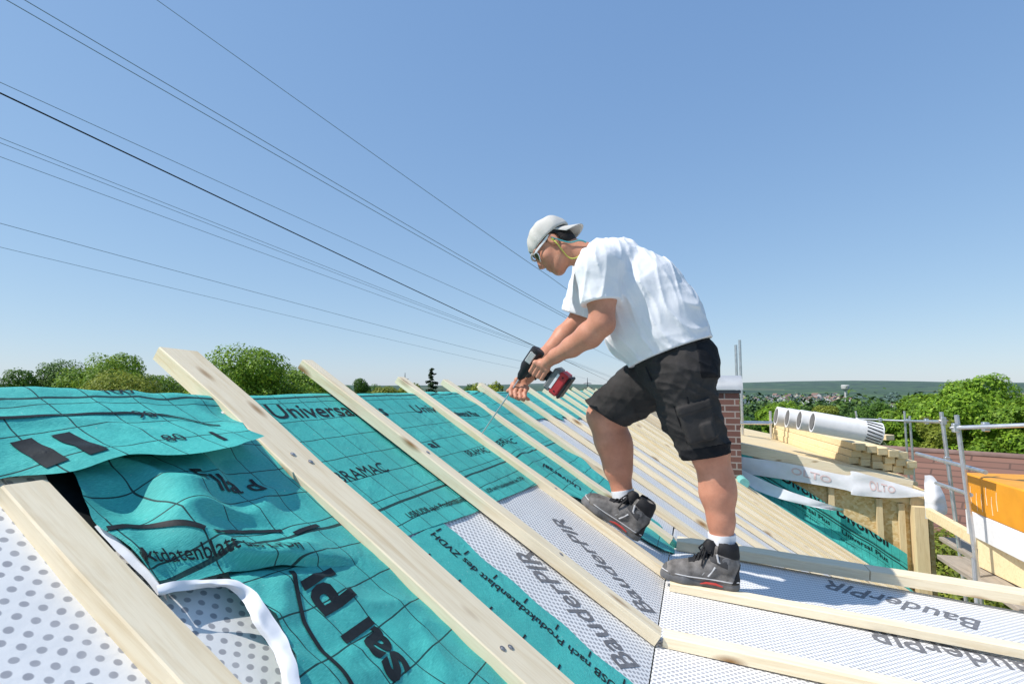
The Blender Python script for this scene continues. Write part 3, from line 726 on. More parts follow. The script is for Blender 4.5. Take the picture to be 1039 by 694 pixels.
# ------------------------------------------------------------------ battens
def batten(kind, Y, dY, w, t, da, l_hi, l_lo, label, group, m='spruce', lift=0.0, seed=0, name='roof_batten'):
    a = (A1 if kind == 'S' else A2)+da; sg = 1 if kind == 'S' else -1
    P = lambda l: K+Vector((-l*sg*math.cos(a), Y+dY*l, l*sg*math.sin(a)))+(NS if kind == 'S' else NH)*lift
    top, bot = (P(l_hi), P(l_lo)); x = (bot-top).normalized(); L = (bot-top).length
    z = (NS if kind == 'S' else NH); y = z.cross(x).normalized(); z = x.cross(y)
    bm = bmesh.new(); seg = 6; r = random.Random(seed)
    bow = [(r.uniform(-.004, .004) if 0 < i < seg else 0, r.uniform(-.0015, .002) if 0 < i < seg else 0) for i in range(seg+1)]
    rings = []
    for i in range(seg+1):
        xx = L*i/seg; by, bz = bow[i]; c = .003
        pr = [(0, 0), (w, 0), (w, t-c), (w-c, t), (c, t), (0, t-c)]
        rings.append([bm.verts.new((xx, by+u, bz+v)) for u, v in pr])
    for p_, q_ in zip(rings, rings[1:]):
        for j in range(6): bm.faces.new((p_[j], p_[(j+1) % 6], q_[(j+1) % 6], q_[j]))
    bm.faces.new(rings[0][::-1]); bm.faces.new(rings[-1]); bmesh.ops.recalc_face_normals(bm, faces=bm.faces[:])
    me = bpy.data.meshes.new('m'); bm.to_mesh(me); bm.free(); me.materials.append(MAT[m])
    o = bpy.data.objects.new(name, me); C.objects.link(o); o.matrix_world = Matrix((x, y, z)).transposed().to_4x4(); o.location = top
    tag(o, label, 'batten', group); return o
GB = 'sawn battens laid up the steep roof'
bat = {}
bat[0] = batten('S', .613, .001, .070, .050, -.023, 1.135, -.2, 'nearest batten, cut end showing at the lower left corner of the photo', GB, lift=.002, seed=1)
bat[1] = batten('S', 1.133, .081, .134, .044, -.024, 1.69, -.2, 'broad batten with screw heads, its end rising highest over the ridge', GB, lift=.004, seed=2)
bat[2] = batten('S', 1.833, -.033, .064, .038, .010, 1.585, .004, 'second batten behind the broad one, its foot butting a shallow batten', GB, lift=.004, seed=3)
bat[3] = batten('S', 2.467, 0, .068, .035, -.007, 1.535, .004, 'batten being drilled, with the worker\'s raised boot on it', GB, lift=.004, seed=4)
bat[4] = batten('S', 2.988, -.001, .074, .035, -.008, 1.53, .012, 'batten just behind the raised boot, ending at the dormer edge beam', GB, lift=.004, seed=5)
r = random.Random(4)
tops = {5: 1.457, 6: 1.483, 7: 1.41, 8: 1.447, 9: 1.412}
for i in range(5, 19):
    Y = YB[i] if i < 16 else YB[15]+.5*(i-15)
    lo = (-3.1-r.uniform(0, .1)) if i >= 6 else -.0
    if i == 5: lo = -3.1; Y = 3.42
    if i > 15: lo = .02
    lab = {5: 'first batten behind the dormer edge beam running on down the main roof', 6: 'sixth batten, its end just left of the hand on the bit'}.get(i, 'distant batten running down the main roof beyond the worker')
    batten('S', Y, r.uniform(-.012, .012), .060+r.uniform(0, .01), .034+r.uniform(0, .003), 0, tops.get(i, 1.42+r.uniform(-.03, .05)), lo, lab, GB if i < 7 else 'distant battens beyond the worker', seed=10+i, lift=.003)
    if 10 <= i < 15:      # doubled battens in the far bays, as the stacked rows in the photo show
        batten('S', Y+.24+r.uniform(-.05, .05), r.uniform(-.012, .012), .06, .036, 0, .95+r.uniform(-.15, .1), -3.1-r.uniform(0, .2), 'shorter distant batten lying between the fixed ones on the main roof', 'loose battens on the main roof', m='spruce_fresh', seed=40+i, lift=.003)
GS = 'battens on the shallow dormer roof'
batten('H', 1.846, .014, .062, .034, -.012, .022, 2.62, 'lowest shallow batten, starting at the foot of the second steep batten', GS, lift=.002, seed=50)
batten('H', 2.352, .015, .062, .031, -.010, .022, 2.62, 'shallow batten with the worker\'s front boot standing on its end', GS, lift=.002, seed=51)
batten('H', 2.945, -.004, .11, .045, -.025, .03, .862, 'left piece of the shallow edge beam, starting beside the front boot', GS, lift=.001, seed=52)
batten('H', 2.945, -.004, .11, .045, -.025, .866, 2.64, 'right piece of the shallow edge beam, reaching the right edge of the photo', GS, lift=.001, seed=53)
# screw heads sunk in the broad batten and a few others
def screws(o, spots, t):
    for x, y in spots:
        b = MB(); b.tube([(x, y, t-.001), (x, y, t+.0016)], .0075, 12); b.tube([(x, y, t+.0014), (x, y, t+.003)], [.0045, .003], 8)
        me = b.mesh(True); me.materials.append(MAT['screw_metal']); s = bpy.data.objects.new('screw_head', me); C.objects.link(s); s.parent = o
screws(bat[1], [(.585, .055), (.625, .088), (1.335, .040), (1.345, .066)], .044)
screws(bat[2], [(.62, .03), (1.2, .035)], .038); screws(bat[3], [(.95, .03)], .035)

# ------------------------------------------------------------------ teal membranes on the slope
def slope_sheet(y0, y1, low, n0, amp, ny, nl, seed, over=.35, edge_wave=0.0, wr=0.0):
    Ys = np.linspace(y0, y1, ny); P = np.zeros((nl, ny, 3)); UV = np.zeros((nl, ny, 2))
    for j, Y in enumerate(Ys):
        lo = low(Y)+edge_wave*noise.noise((Y*9, seed, 0)); ltot = LR-lo+over
        for i in range(nl):
            d = lo+ltot*i/(nl-1); h = n0+amp*(noise.noise((Y*3.1, d*2.3, seed))+.5*noise.noise((Y*9, d*4, seed+4)))
            h += wr*max(0, noise.noise((Y*8+d*3, d*2.2-Y*2, seed+8)))
            if d <= LR:
                b_ = max(0, 1-(LR-d)/.05); p = S(d, Y, h-.03*b_*b_)
            else: p = yy(rid, Y)+Vector((0, 0, h+.004))+rear*(d-LR)
            P[i, j] = p; UV[i, j] = (Y, d)
    return Sheet(P, UV)
def sheet_obj(sh_, label, m='teal_membrane', group=None, thick=.0014):
    me = sh_.mesh(); o = link('roofing_membrane', me, m); tag(o, label, 'membrane', group); return o
main = slope_sheet(1.26, 2.62, lambda Y: float(np.interp(Y, [1.3, 1.75, 2.0, 2.5], [.738, .694, .688, .66])), .0065, .0055, 120, 90, 1)
mo = sheet_obj(main, 'smooth teal membrane with printed grid hanging over the ridge between the battens')
def lowE(Y): return float(np.interp(Y, [2.5, 2.56, 2.66, 2.80, 2.90, 3.08, 3.16, 3.24, 3.36, 3.50], [.70, .62, .48, .02, -.03, -.04, .02, .12, .55, .80]))
wr_ = slope_sheet(2.50, 3.52, lowE, .010, .006, 110, 110, 2, edge_wave=.03, wr=.030)
wo = sheet_obj(wr_, 'wrinkled teal membrane pulled down past the raised boot behind the drilled batten')
farm = slope_sheet(3.44, 9.6, lambda Y: 1.02+.05*math.sin(Y*2.1), .007, .006, 200, 34, 3, edge_wave=.06)
fo = sheet_obj(farm, 'teal membrane along the ridge beyond the worker\'s hands')
strip_ = Sheet(*[np.array(a) for a in (lambda rows: ([[S(l, Y, .006+.005*noise.noise((Y*9, l*7, 3))) for l, Y in row] for row in rows], [[(Y, l) for l, Y in row] for row in rows]))(
    [[(l, 1.17+.015*math.sin(l*9)), (l, 1.30), (l, 1.40), (l, 1.47), (l, 1.535+.045*l+.008*math.sin(l*31))] for l in np.linspace(-.01, .72, 60)])])
so_ = sheet_obj(strip_, 'teal membrane strip lying along the broad batten with small black lettering', 'teal_plain')
fm = lambda u, v: main.at(u, v); fw_ = lambda u, v: wr_.at(u, v); ff = lambda u, v: farm.at(u, v); fs = lambda u, v: strip_.at(u, v)
printed(fm, 'Universal Plus', (1.40, 1.293), (.62, -.035), (.012, .075), 'print_black', mo, .012, .012)
printed(fm, 'Universal Plus', (2.26, 1.262), (.62, -.04), (.012, .06), 'print_black', mo, .012, .008)
printed(fm, 'BRAMAC', (1.36, .972), (.255, -.004), (.0, .048), 'print_black', mo, .012, .0)
printed(fm, 'BRAMAC', (2.22, .93), (.22, -.012), (.0, .040), 'print_black', mo, .012, .0)
printed(fm, 'al', (2.02, 1.03), (.07, -.006), (.0, .04), 'print_black', mo, .012, .02)
printed(fm, 'USB/UDB nach Produktdatenblatt', (1.455, .775), (.40, -.03), (0, .022), 'print_black', mo, .012, .01)
printed(fm, 'UDB nach Produktdatenblatt des ZVDH', (2.0, .735), (.42, -.02), (0, .02), 'print_black', mo, .012, .01)
printed(fw_, 'Universal Plus', (2.56, 1.20), (.30, -.02), (0, .05), 'print_black', wo, .012, .02)
printed(fw_, 'BRAMAC', (2.62, .93), (.22, -.01), (0, .04), 'print_black', wo, .012)
printed(fw_, 'Universal', (2.86, .52), (-.05, .22), (-.05, -.01), 'print_black', wo, .012, .02)
printed(fw_, 'Univers', (3.13, .07), (.02, .20), (-.045, .0), 'print_black', wo, .012, .02)
printed(fs, 'UDB/USB nach Produktdatenblatt des ZVDH', (1.475, .0), (.01, .70), (-.030, .0), 'print_black', so_, .012, .012)
for v in np.arange(.02, .7, .105):
    strip_on(fs, [(1.345, v), (1.375, v)], .0025, 'print_black', so_); strip_on(fs, [(1.495, v+.05), (1.528, v+.05)], .0025, 'print_black', so_)
strip_on(fs, [(1.335, v) for v in np.linspace(0, .7, 30)], .003, 'print_black', so_)

# ------------------------------------------------------------------ the loose, crumpled sheets at the left
def px_sheet(rows, ku, kv, seed, amp=.004, freq=7.0, fold=0.0, over=None, damp=False):
    ctrl = np.array([[tuple(st(*q)) for q in row] for row in rows])
    if over is not None:
        top = ctrl[0]; ex = np.array([[tuple(Vector(p)+rear*d+Vector((0, 0, -.0))) for p in top] for d in over[::-1]]); ctrl = np.concatenate([ex, ctrl])
    P = resample(ctrl, ku, kv); n, m = P.shape[:2]; UV = np.zeros((n, m, 2)); nov = 0 if over is None else len(over)*kv
    for j in range(m):
        for i in range(n):
            p = Vector(P[i, j]); l, Y = lY(p)
            if i < nov: l = lY(Vector(P[nov, j]))[0]+(Vector(P[nov, j])-p).length
            UV[i, j] = (Y, l)
            h = amp*(noise.noise((Y*freq, l*freq, seed))+.5*noise.noise((Y*freq*2.3, l*freq*2.3, seed+3)))
            if fold: h += fold*(1-abs(noise.noise((Y*5+l*4.5, l*5.5-Y*2.2, seed+6)))*3.2 if abs(noise.noise((Y*5+l*4.5, l*5.5-Y*2.2, seed+6))) < .31 else 0)
            tp = min(1, max(0, (m-1-j)/(m*.16)))**1.5 if damp else 1.0
            P[i, j] = p+NS*(h*tp-(1-tp)*.004*bool(damp))
    return Sheet(P, UV)
shA = px_sheet([
    [(-420, 388, 0), (-60, 393, 0), (10, 394.5, 0), (75, 396, 0), (130, 398, 0), (190, 401, 0), (238, 402.5, 0), (262, 403, 0)],
    [(-420, 418, .010), (-60, 414, .010), (10, 413, .015), (75, 411, .02), (130, 410, .02), (190, 412, .012), (225, 418, .0), (248, 424, -.002)],
    [(-420, 470, .012), (-60, 450, .018), (10, 442, .020), (75, 436, .036), (130, 432, .04), (185, 432, .036), (222, 436, .036), (248, 436, .052)],
    [(-420, 540, .010), (-60, 500, .012), (10, 486, .014), (75, 478, .050), (130, 463, .066), (188, 462, .082), (240, 453, .084), (268, 443, .064)]], 14, 16, 11, .005, 7, .006, over=[.1, .3])
A_ = sheet_obj(shA, 'loose teal membrane flap with 80 and 90 marks draped over the ridge at left')
fA = lambda u, v: shA.at(u, v, .0024)
def uvp(x, y, n): l, Y = lY(st(x, y, n)); return (Y, l)
for s, x, y, n, wd in (('90', 139, 427, .03, .045), ('80', 168, 455, .05, .042), ('100', 108, 403, .01, .06)):
    u, v = uvp(x, y, n); printed(fA, s, (u, v), (wd*1.15, 0), (0, .034), 'print_black', A_, .004)
for xa, ya, xb, yb, w_ in ((20, 449, 54, 481, .017), (58, 446, 92, 476, .017), (208, 447, 224, 456, .006)):
    u0, v0 = uvp(xa, ya, .020 if xa < 200 else .035); u1, v1 = uvp(xb, yb, .020 if xa < 200 else .05); strip_on(fA, [(u0+(u1-u0)*t_/16, v0+(v1-v0)*t_/16) for t_ in range(17)], w_, 'print_black', A_)
pts = [uvp(x, y, n) for x, y, n in ((-30, 425, .025), (20, 424, .025), (75, 423, .028), (130, 423, .025), (180, 428, .02), (222, 434, .03))]
strip_on(fA, [tuple(q) for q in catmull([(a, b_) for a, b_ in pts], 8)], .0045, 'print_black', A_)

shB = px_sheet([
    [(56, 462, .012), (120, 452, .014), (180, 452, .014), (225, 446, .016), (278, 448, .008)],
    [(76, 482, .028), (130, 481, .030), (188, 472, .046), (232, 472, .020), (318, 494, .010)],
    [(84, 508, .030), (130, 508, .016), (190, 500, .070), (240, 504, .022), (345, 521, .010)],
    [(92, 533, .030), (140, 540, .026), (200, 533, .062), (258, 536, .030), (372, 547, .010)],
    [(122, 556, .030), (152, 566, .040), (212, 557, .050), (272, 560, .056), (388, 562, .012)],
    [(163, 597, .028), (192, 592, .028), (226, 586, .026), (278, 579, .026), (400, 574, .012)]], 22, 20, 21, .004, 11, .013, damp=True)
B_ = sheet_obj(shB, 'crumpled teal membrane with folds hanging below the loose flap')
fB = lambda u, v: shB.at(u, v, .0022)
u, v = uvp(208, 487, .06); printed(fB, 'F', (u, v), (.032, 0), (0, .05), 'print_black', B_, .005, .012)
u, v = uvp(226, 494, .05); printed(fB, 'lla d', (u, v), (.135, -.012), (.0, .050), 'print_black', B_, .005, .012)
u, v = uvp(148, 574, .036); u1, v1 = uvp(306, 562, .046); printed(fB, 'ktdatenblatt des ZVDH', (u, v), (u1-u, v1-v), (0, .028), 'print_black', B_, .004, .008)
for pl in ([(106, 541, .032), (140, 536, .036), (178, 535, .054), (205, 541, .060)], [(214, 546, .055), (235, 541, .046), (262, 538, .034), (288, 535, .034)], [(298, 543, .025), (322, 534, .015)]):
    strip_on(fB, [tuple(q) for q in catmull([uvp(*p) for p in pl], 8)], .006, 'print_black', B_)

shC = px_sheet([
    [(232, 580, .022), (285, 573, .022), (330, 568, .02), (402, 566, .008)],
    [(238, 589, .045), (288, 581, .034), (334, 575, .026), (412, 575, .008)],
    [(264, 610, .050), (312, 605, .032), (362, 600, .024), (440, 604, .008)],
    [(290, 646, .055), (342, 645, .032), (398, 641, .02), (482, 641, .008)],
    [(302, 690, .055), (366, 690, .032), (432, 690, .02), (548, 691, .008)],
    [(310, 735, .05), (392, 735, .03), (462, 735, .02), (590, 736, .008)]], 18, 14, 31, .004, 9, .010, damp=True)
C_ = sheet_obj(shC, 'teal membrane corner with large black lettering below the crumpled sheet')
fC = lambda u, v: shC.at(u, v)
u1, v1 = uvp(334, 577, .025); u0, v0 = uvp(415, 680, .018); ua, va = uvp(352, 604, .024); ub, vb = uvp(322, 623, .030)
printed(fC, 'sal Pl', (u0, v0), (u1-u0, v1-v0), (ub-ua, vb-va), 'print_black', C_, .006, .03)
pl = catmull([uvp(*p) for p in ((293, 583, .03), (301, 602, .035), (307, 632, .04), (323, 662, .035), (346, 692, .03), (368, 722, .03))], 8)
strip_on(fC, [tuple(q) for q in pl], .0055, 'print_black', C_)
shW = px_sheet([
    [(158, 595, .030), (186, 590, .040), (214, 588, .046), (238, 588, .054), (258, 600, .060), (272, 620, .062), (292, 650, .062), (304, 692, .062), (310, 735, .06)],
    [(160, 601, .033), (187, 595, .036), (214, 592, .050), (236, 594, .058), (251, 606, .050), (262, 627, .062), (281, 656, .056), (292, 694, .062), (298, 735, .05)],
    [(161, 604, .028), (187, 600, .032), (213, 596, .038), (230, 596, .046), (246, 612, .042), (256, 632, .052), (276, 659, .048), (286, 695, .052), (291, 735, .04)]], 8, 8, 41, .004, 26, .003)
Wf = link('folded_edge', shW.mesh(), 'white_film', C_); Wf['label'] = 'white underside of the membrane folded over at its edge'
# a torn white paper strip beside the nearest batten
shT = px_sheet([[(96, 534, .03), (120, 560, .028), (146, 585, .026), (160, 604, .02)], [(104, 530, .036), (130, 556, .034), (152, 578, .034), (166, 598, .03)], [(112, 540, .01), (134, 566, .01), (156, 590, .01), (170, 610, .008)]], 8, 6, 51, .004, 12)
Tf = link('release_strip', shT.mesh(), 'white_film', B_); Tf['label'] = 'curled white release strip along the lower edge'

b = MB(); b.poly([st(x, y, .0035) for x, y in ((44, 474), (128, 466), (150, 500), (130, 545), (112, 556), (92, 540), (72, 516), (51, 495))])  # flat black patch on the board, painting in the shade under the flap
o = link('gap_shade_patch', b.mesh(), 'print_black'); tag(o, 'black patch painted as shade in the gap below the loose teal flap', 'painted shade')
# ------------------------------------------------------------------ chimney
t = NT('brick', .85, .2); bt = t.n('ShaderNodeTexBrick'); t.set(bt.inputs['Vector'], t.coord('UV'))
bt.inputs['Scale'].default_value = 1; bt.inputs['Brick Width'].default_value = .25; bt.inputs['Row Height'].default_value = .0833; bt.inputs['Mortar Size'].default_value = .009
bt.inputs['Mortar Smooth'].default_value = .2; bt.inputs['Bias'].default_value = -.1
for i, c in ((1, (.10, .05, .042)), (2, (.20, .092, .072)), (3, (.36, .33, .30))): bt.inputs[i].default_value = (*c, 1)
c = t.mix(t.math('MULTIPLY', t.noise(t.coord(), 9, 5), .5), bt.outputs[0], (.20, .11, .09)); t.col(c); t.bump(bt.outputs['Fac'], -.5, .006); MAT['brick'] = t.m
CY0, CY1 = 7.95, 8.42; xr = M(751.5, 440, CY0).x; xl = xr-.56; zt = M(750, 399, CY0).z; zb = S(0, 8).z-1.0
chim = thing('chimney', 'brown brick chimney with curved zinc cap behind the worker', 'chimney', (xl+.28, 8.18, zb))
b = MB(); lay = b.bm.loops.layers.uv.new('UVMap')
for (x0, y0, x1, y1) in ((xl, CY0, xr, CY0), (xr, CY0, xr, CY1), (xr, CY1, xl, CY1), (xl, CY1, xl, CY0)):
    L = math.hypot(x1-x0, y1-y0); f = b.bm.faces.new([b.bm.verts.new(p) for p in ((x0, y0, zb), (x1, y1, zb), (x1, y1, zt), (x0, y0, zt))])
    for lp, q in zip(f.loops, ((0, 0), (L, 0), (L, zt-zb), (0, zt-zb))): lp[lay].uv = q
f = b.bm.faces.new([b.bm.verts.new(p) for p in ((xl, CY0, zt), (xr, CY0, zt), (xr, CY1, zt), (xl, CY1, zt))])
me = b.mesh(); link('stack', me, 'brick', chim)
zc = M(750, 380.5, CY0).z; h = zc-zt
b = MB(); b.box(((xl+xr)/2, (CY0+CY1)/2, zt+.02), (.60, .52, .04), None, .004); link('flashing', b.mesh(), 'dark_steel', chim)
b = MB(); out = []
for i in range(17):
    a = math.pi*i/16; out.append((xl-.03, (CY0+CY1)/2-math.cos(a)*.285, zt+.045+math.sin(a)*(h-.045)))
inn = [(p[0], (CY0+CY1)/2+(p[1]-(CY0+CY1)/2)*.985, zt+.045+(p[2]-zt-.045)*.975) for p in out[::-1]]
b.prism(out+inn, (xr-xl+.075, 0, 0)); link('cap', b.mesh(True), 'zinc', chim)
b = MB(); b.box((xl-.01, (CY0+CY1)/2, zt+.1), (.02, .44, .1), None, .002); link('cap_end', b.mesh(), 'zinc', chim)

# ------------------------------------------------------------------ second dormer
t = NT('osb', .8, .2); co_ = t.coord('Object', scale=(1, 1, 1)); v = t.n('ShaderNodeTexVoronoi', feature='F1'); t.set(v.inputs['Vector'], t.coord('Object', scale=(30, 30, 34))); v.inputs['Scale'].default_value = 1
vc = t.sep(v.outputs['Color'])[0]; c = t.ramp(vc, (.1, (.66, .47, .21)), (.5, (.80, .61, .32)), (.9, (.86, .72, .44))); c = t.mix(t.math('MULTIPLY', t.noise(co_, 30, 4), .3), c, (.34, .20, .07)); t.col(c); MAT['osb'] = t.m
YC = 8.52
dm = thing('dormer', 'timber framed dormer with open OSB cheek below the stacked boards', 'dormer', M(845, 500, YC))
SD = .206; zr0 = M(750, 449, 8.5).z; xr0 = M(750, 449, 8.5).x
def D2(x, y, n=0): return Vector((x, y, zr0-SD*(x-xr0)+n))
xe = M(925, 490, 8.5).x
slab('roof_deck', [D2(-.05, 8.60, -.012), D2(xe+.1, 8.60, -.012), D2(xe+.1, 13.2, -.012), D2(-.05, 13.2, -.012)], (0, 0, -.05), 'spruce_fresh', dm)
b = MB(); b.bar(D2(.05, 8.53, -.075), D2(xe, 8.53, -.075), .12, .15); link('verge_beam', b.mesh(), 'spruce', dm)
b = MB(); b.bar(D2(.05, 8.56, -.235), D2(xe+.02, 8.56, -.235), .04, .165); link('fascia_board', b.mesh(), 'spruce_fresh', dm)
b = MB(); b.bar(D2(xe-.02, 8.545, -.21), D2(xe+.13, 8.545, -.21), .10, .20); o = link('header_block', b.mesh(), 'spruce_post', dm)
xs0, xs1 = M(775, 490, YC).x, M(938, 520, YC).x
slab('osb_panel', [Vector((xs0, YC+.05, D2(xs0, 0).z-.3)), Vector((xs1, YC+.05, D2(xs1, 0).z-.3)), Vector((xs1, YC+.05, S(-4, 0).z+.2)), Vector((xs0, YC+.05, S(-1.3, 0).z-.2))], (0, .02, 0), 'osb', dm)
for px, wd in ((801, .06), (843.5, .07), (891.5, .07), (914, .05)):
    x = M(px, 505, YC).x; b = MB(); b.bar((x, YC+.012, D2(x, 0).z-.325), (x, YC+.012, D2(x, 0).z-1.25), .07, wd, up=(0, 1, 0)); link('stud', b.mesh(), 'spruce_post', dm)
x = M(931, 530, YC).x; b = MB(); b.bar((x, YC-.02, D2(x, 0).z-.30), (x, YC-.02, M(931, 600, YC).z), .14, .24, up=(0, 1, 0)); link('corner_post', b.mesh(), 'spruce_post', dm)
slab('front_wall', [Vector((xs1+.1, 8.7, D2(xs1, 0).z-.15)), Vector((xs1+.1, 12, D2(xs1, 0).z-.15)), Vector((xs1+.1, 12, -3.3)), Vector((xs1+.1, 8.7, -3.3))], (.05, 0, 0), 'osb', dm)
# white film along the cheek
def px_cloth(rows, ku, kv, seed, amp=.01, freq=4):
    ctrl = np.array([[tuple(M(*q)) for q in row] for row in rows]); P = resample(ctrl, ku, kv); n, m = P.shape[:2]; UV = np.zeros((n, m, 2))
    for i in range(n):
        for j in range(m):
            p = P[i, j]; h = amp*noise.noise((p[0]*freq, p[2]*freq*1.6, seed)); P[i, j] = p+np.array([0, -h, 0]); UV[i, j] = (j/(m-1), i/(n-1))
    return Sheet(P, UV)
shF = px_cloth([[(751, 463, 8.45), (800, 470, 8.45), (858, 482, 8.45), (866, 478, 8.45), (905, 489, 8.45), (958, 505, 8.44)],
    [(752, 472, 8.44), (800, 478, 8.44), (858, 491, 8.44), (870, 493, 8.44), (905, 497, 8.44), (955, 503, 8.43)],
    [(754, 480, 8.45), (800, 487, 8.445), (858, 497, 8.44), (866, 502, 8.43), (905, 505, 8.44), (942, 503, 8.43)]], 14, 10, 3, .02)
F_ = link('plastic_film', shF.mesh(), 'white_film'); tag(F_, 'crumpled white film with faint red print stapled along the dormer cheek', 'film')
for px, s in ((793, 'OLTO'), (888, 'OLTO')):
    printed(lambda u, v: shF.at(u, v, .004), s, ((px-751)/200, .62), (.13, .06), (0, -.42), 'print_red', F_, .03, .02)
shG = px_cloth([[(752, 476, 8.30), (790, 494, 8.28), (830, 508, 8.30), (858, 517, 8.34)], [(752, 486, 8.27), (785, 500, 8.26), (825, 512, 8.28), (850, 518, 8.44)], [(753, 491, 8.24), (782, 503, 8.24), (820, 513, 8.27), (846, 518, 8.30)]], 10, 6, 7, .012)
G_ = link('plastic_film', shG.mesh(), 'white_film'); tag(G_, 'pale film strip slanting down over the teal sheet at the dormer foot', 'film')
shI = px_cloth([[(938, 482, 8.3), (948, 484, 8.28), (958, 502, 8.3)], [(938, 504, 8.28), (950, 506, 8.22), (961, 512, 8.3)], [(939, 526, 8.3), (950, 527, 8.26), (961, 521, 8.44)]], 8, 8, 9, .03, 6)
I_ = link('plastic_film', shI.mesh(), 'white_film'); tag(I_, 'white film bunched around the outer corner of the dormer', 'film')
# teal sheet on the main roof in front of the cheek
def teal_pt(a, b):      # a along the slope, b from the last batten to the cheek
    l = -.55-a*2.6; Y = 7.84+min(b, .75)/.75*.62; p = S(l, Y, .012+.02*noise.noise((l*3, b*3, 2)))
    if b > .75: p = p+Vector((0, .012, (b-.75)*1.65+.02*noise.noise((l*4, 1, 1))))
    return p
P = np.array([[tuple(teal_pt(a, b)) for a in np.linspace(0, 1, 80)] for b in np.linspace(0, 1, 24)]); UV = np.array([[(a*2.6, b*.95) for a in np.linspace(0, 1, 80)] for b in np.linspace(0, 1, 24)])
shT2 = Sheet(P, UV); T2 = sheet_obj(shT2, 'teal membrane with grid and lettering at the foot of the dormer cheek')
f2 = lambda u, v: shT2.at(u, v, .004)
for u_ in (.98, 1.74): printed(f2, 'Universal Plus', (u_, .795), (.60, 0), (0, .032), 'print_black', T2, .03, .015)
for u_ in (.92, 1.68): printed(f2, 'DivoRoll', (u_, .915), (.68, 0), (0, .075), 'print_black', T2, .03, .03)
for u_ in (.72, 1.22, 1.72): printed(f2, 'BRAMAC', (u_, .745), (.22, 0), (0, .014), 'print_black', T2, .03)
strip_on(f2, [(u, .862) for u in np.linspace(.5, 2.5, 40)], .0035, 'print_black', T2)
b = MB(); p = S(-.78, 7.80, .05); b.tube([p+Vector((0, .2, 0)), p, p+Vector((.02, -.14, 0))], [.06, .062, .06], 14)
o = link('membrane_roll', b.mesh(True), 'teal_edge'); tag(o, 'short pale green membrane roll end at the foot of the chimney', 'roll')

# ------------------------------------------------------------------ stacked boards and rolls on the dormer
d = Vector((-.3, .954, 0)).normalized(); cr = Vector((.97, .22, 0)).normalized()
N2 = Vector((SD, 0, 1)).normalized(); on2 = lambda x, y, n=0: onp(x, y, N2, D2(0, 9)+N2*n)
base = on2(868, 471); ln = 2.5
rr = random.Random(8)
r0 = D2(base.x, base.y, .03)
for row in range(3):
    for c_ in range(6 if row < 2 else 5):
        s0 = rr.uniform(-.035, .035) - (.02 if row == 0 else 0)+(.05 if row == 2 else 0)
        p = r0+cr*(.150*c_+.02*row+rr.uniform(-.006, .006))+Vector((0, 0, .0)); p.z = D2(p.x, p.y).z+.052+.104*row+.0
        p2 = p+d*ln; p2.z = D2(p2.x, p2.y).z+.052+.104*row
        a = p+d*s0*-1; b = MB(); b.bar(a, p2+d*rr.uniform(-.05, .05), .142, .098, bev=.004)
        o = link('timber_board', b.mesh(), 'spruce_fresh', None, None); tag(o, 'squared timber in the bundle stacked on the dormer roof', 'timber', 'timbers bundled on the dormer roof')
b = MB(); q = r0+cr*.42+Vector((0, 0, .36)); b.box(q+d*.02, (.16, .2, .075), Matrix.Rotation(.6, 3, 'Z'), .005); o = link('timber_offcut', b.mesh(), 'spruce_fresh'); tag(o, 'short timber offcut lying on the front end of the bundle', 'timber')
simple('core_shade', (.16, .155, .15), .9)
YR = on2(826, 440, .34).y; zc = M(824, 428, YR).z; x0 = M(824, 428, YR).x; x1 = M(893, 440, YR+.06).x; z1 = M(893, 440, YR+.06).z
for i in range(4):
    of = Vector((-.11*i, .30*YR/8.9*i, .012*i)); a = Vector((x0, YR, zc))+of; e_ = Vector((x1, YR+.06, z1))+of; rad = .15*YR/8.9
    t_ = thing('insulation_roll', ['white roll nearest the camera, black hatching on its right end', 'second white roll from the front on the timber bundle', 'third white roll from the front on the timber bundle', 'rearmost white roll on the timber bundle'][i], 'roll', a, 'white rolls on the timber bundle')
    b = MB(); ax = (e_-a).normalized(); u_ = ax.orthogonal().normalized(); w_ = ax.cross(u_); n = 28; ro = []
    for (q, rd) in ((a+ax*.2, rad*.78), (a, rad*.8), (a-ax*.004, rad*.9), (a, rad), (a.lerp(e_, .5), rad*.985), (e_, rad), (e_+ax*.003, rad*.8), (e_-ax*.1, rad*.78)):
        ro.append([b.bm.verts.new(q+(u_*math.cos(2*math.pi*j/n)+w_*math.sin(2*math.pi*j/n))*rd*(1+.015*math.sin(j*1.7+i))) for j in range(n)])
    for p_, q_ in zip(ro, ro[1:]):
        for j in range(n): b.bm.faces.new((p_[j], p_[(j+1) % n], q_[(j+1) % n], q_[j]))
    b.bm.faces.new(ro[0][::-1]); b.bm.faces.new(ro[-1]); link('sleeve', b.mesh(True), 'white_paper', t_)
    if i == 0:
        b = MB()
        for k in range(7):
            th = -1.15+.33*k; pts = []
            for s in range(6):
                g_ = th+.055*s; dirv = (Vector((0, -1, 0))*math.cos(g_)+Vector((0, 0, 1))*math.sin(g_)); dirv = (dirv-ax*dirv.dot(ax)).normalized(); pts.append(e_-ax*(.02+.035*s)+dirv*(rad+.002))
            b.tube(pts, .007, 5)
        link('hatching', b.mesh(), 'print_black', t_)
    b = MB(); b.tube([a-ax*.006, a-ax*.004], rad*.74, 24); link('core_shade_disc', b.mesh(), 'core_shade', t_)  # dark disc closing the roll end, painted for the shade in its hollow

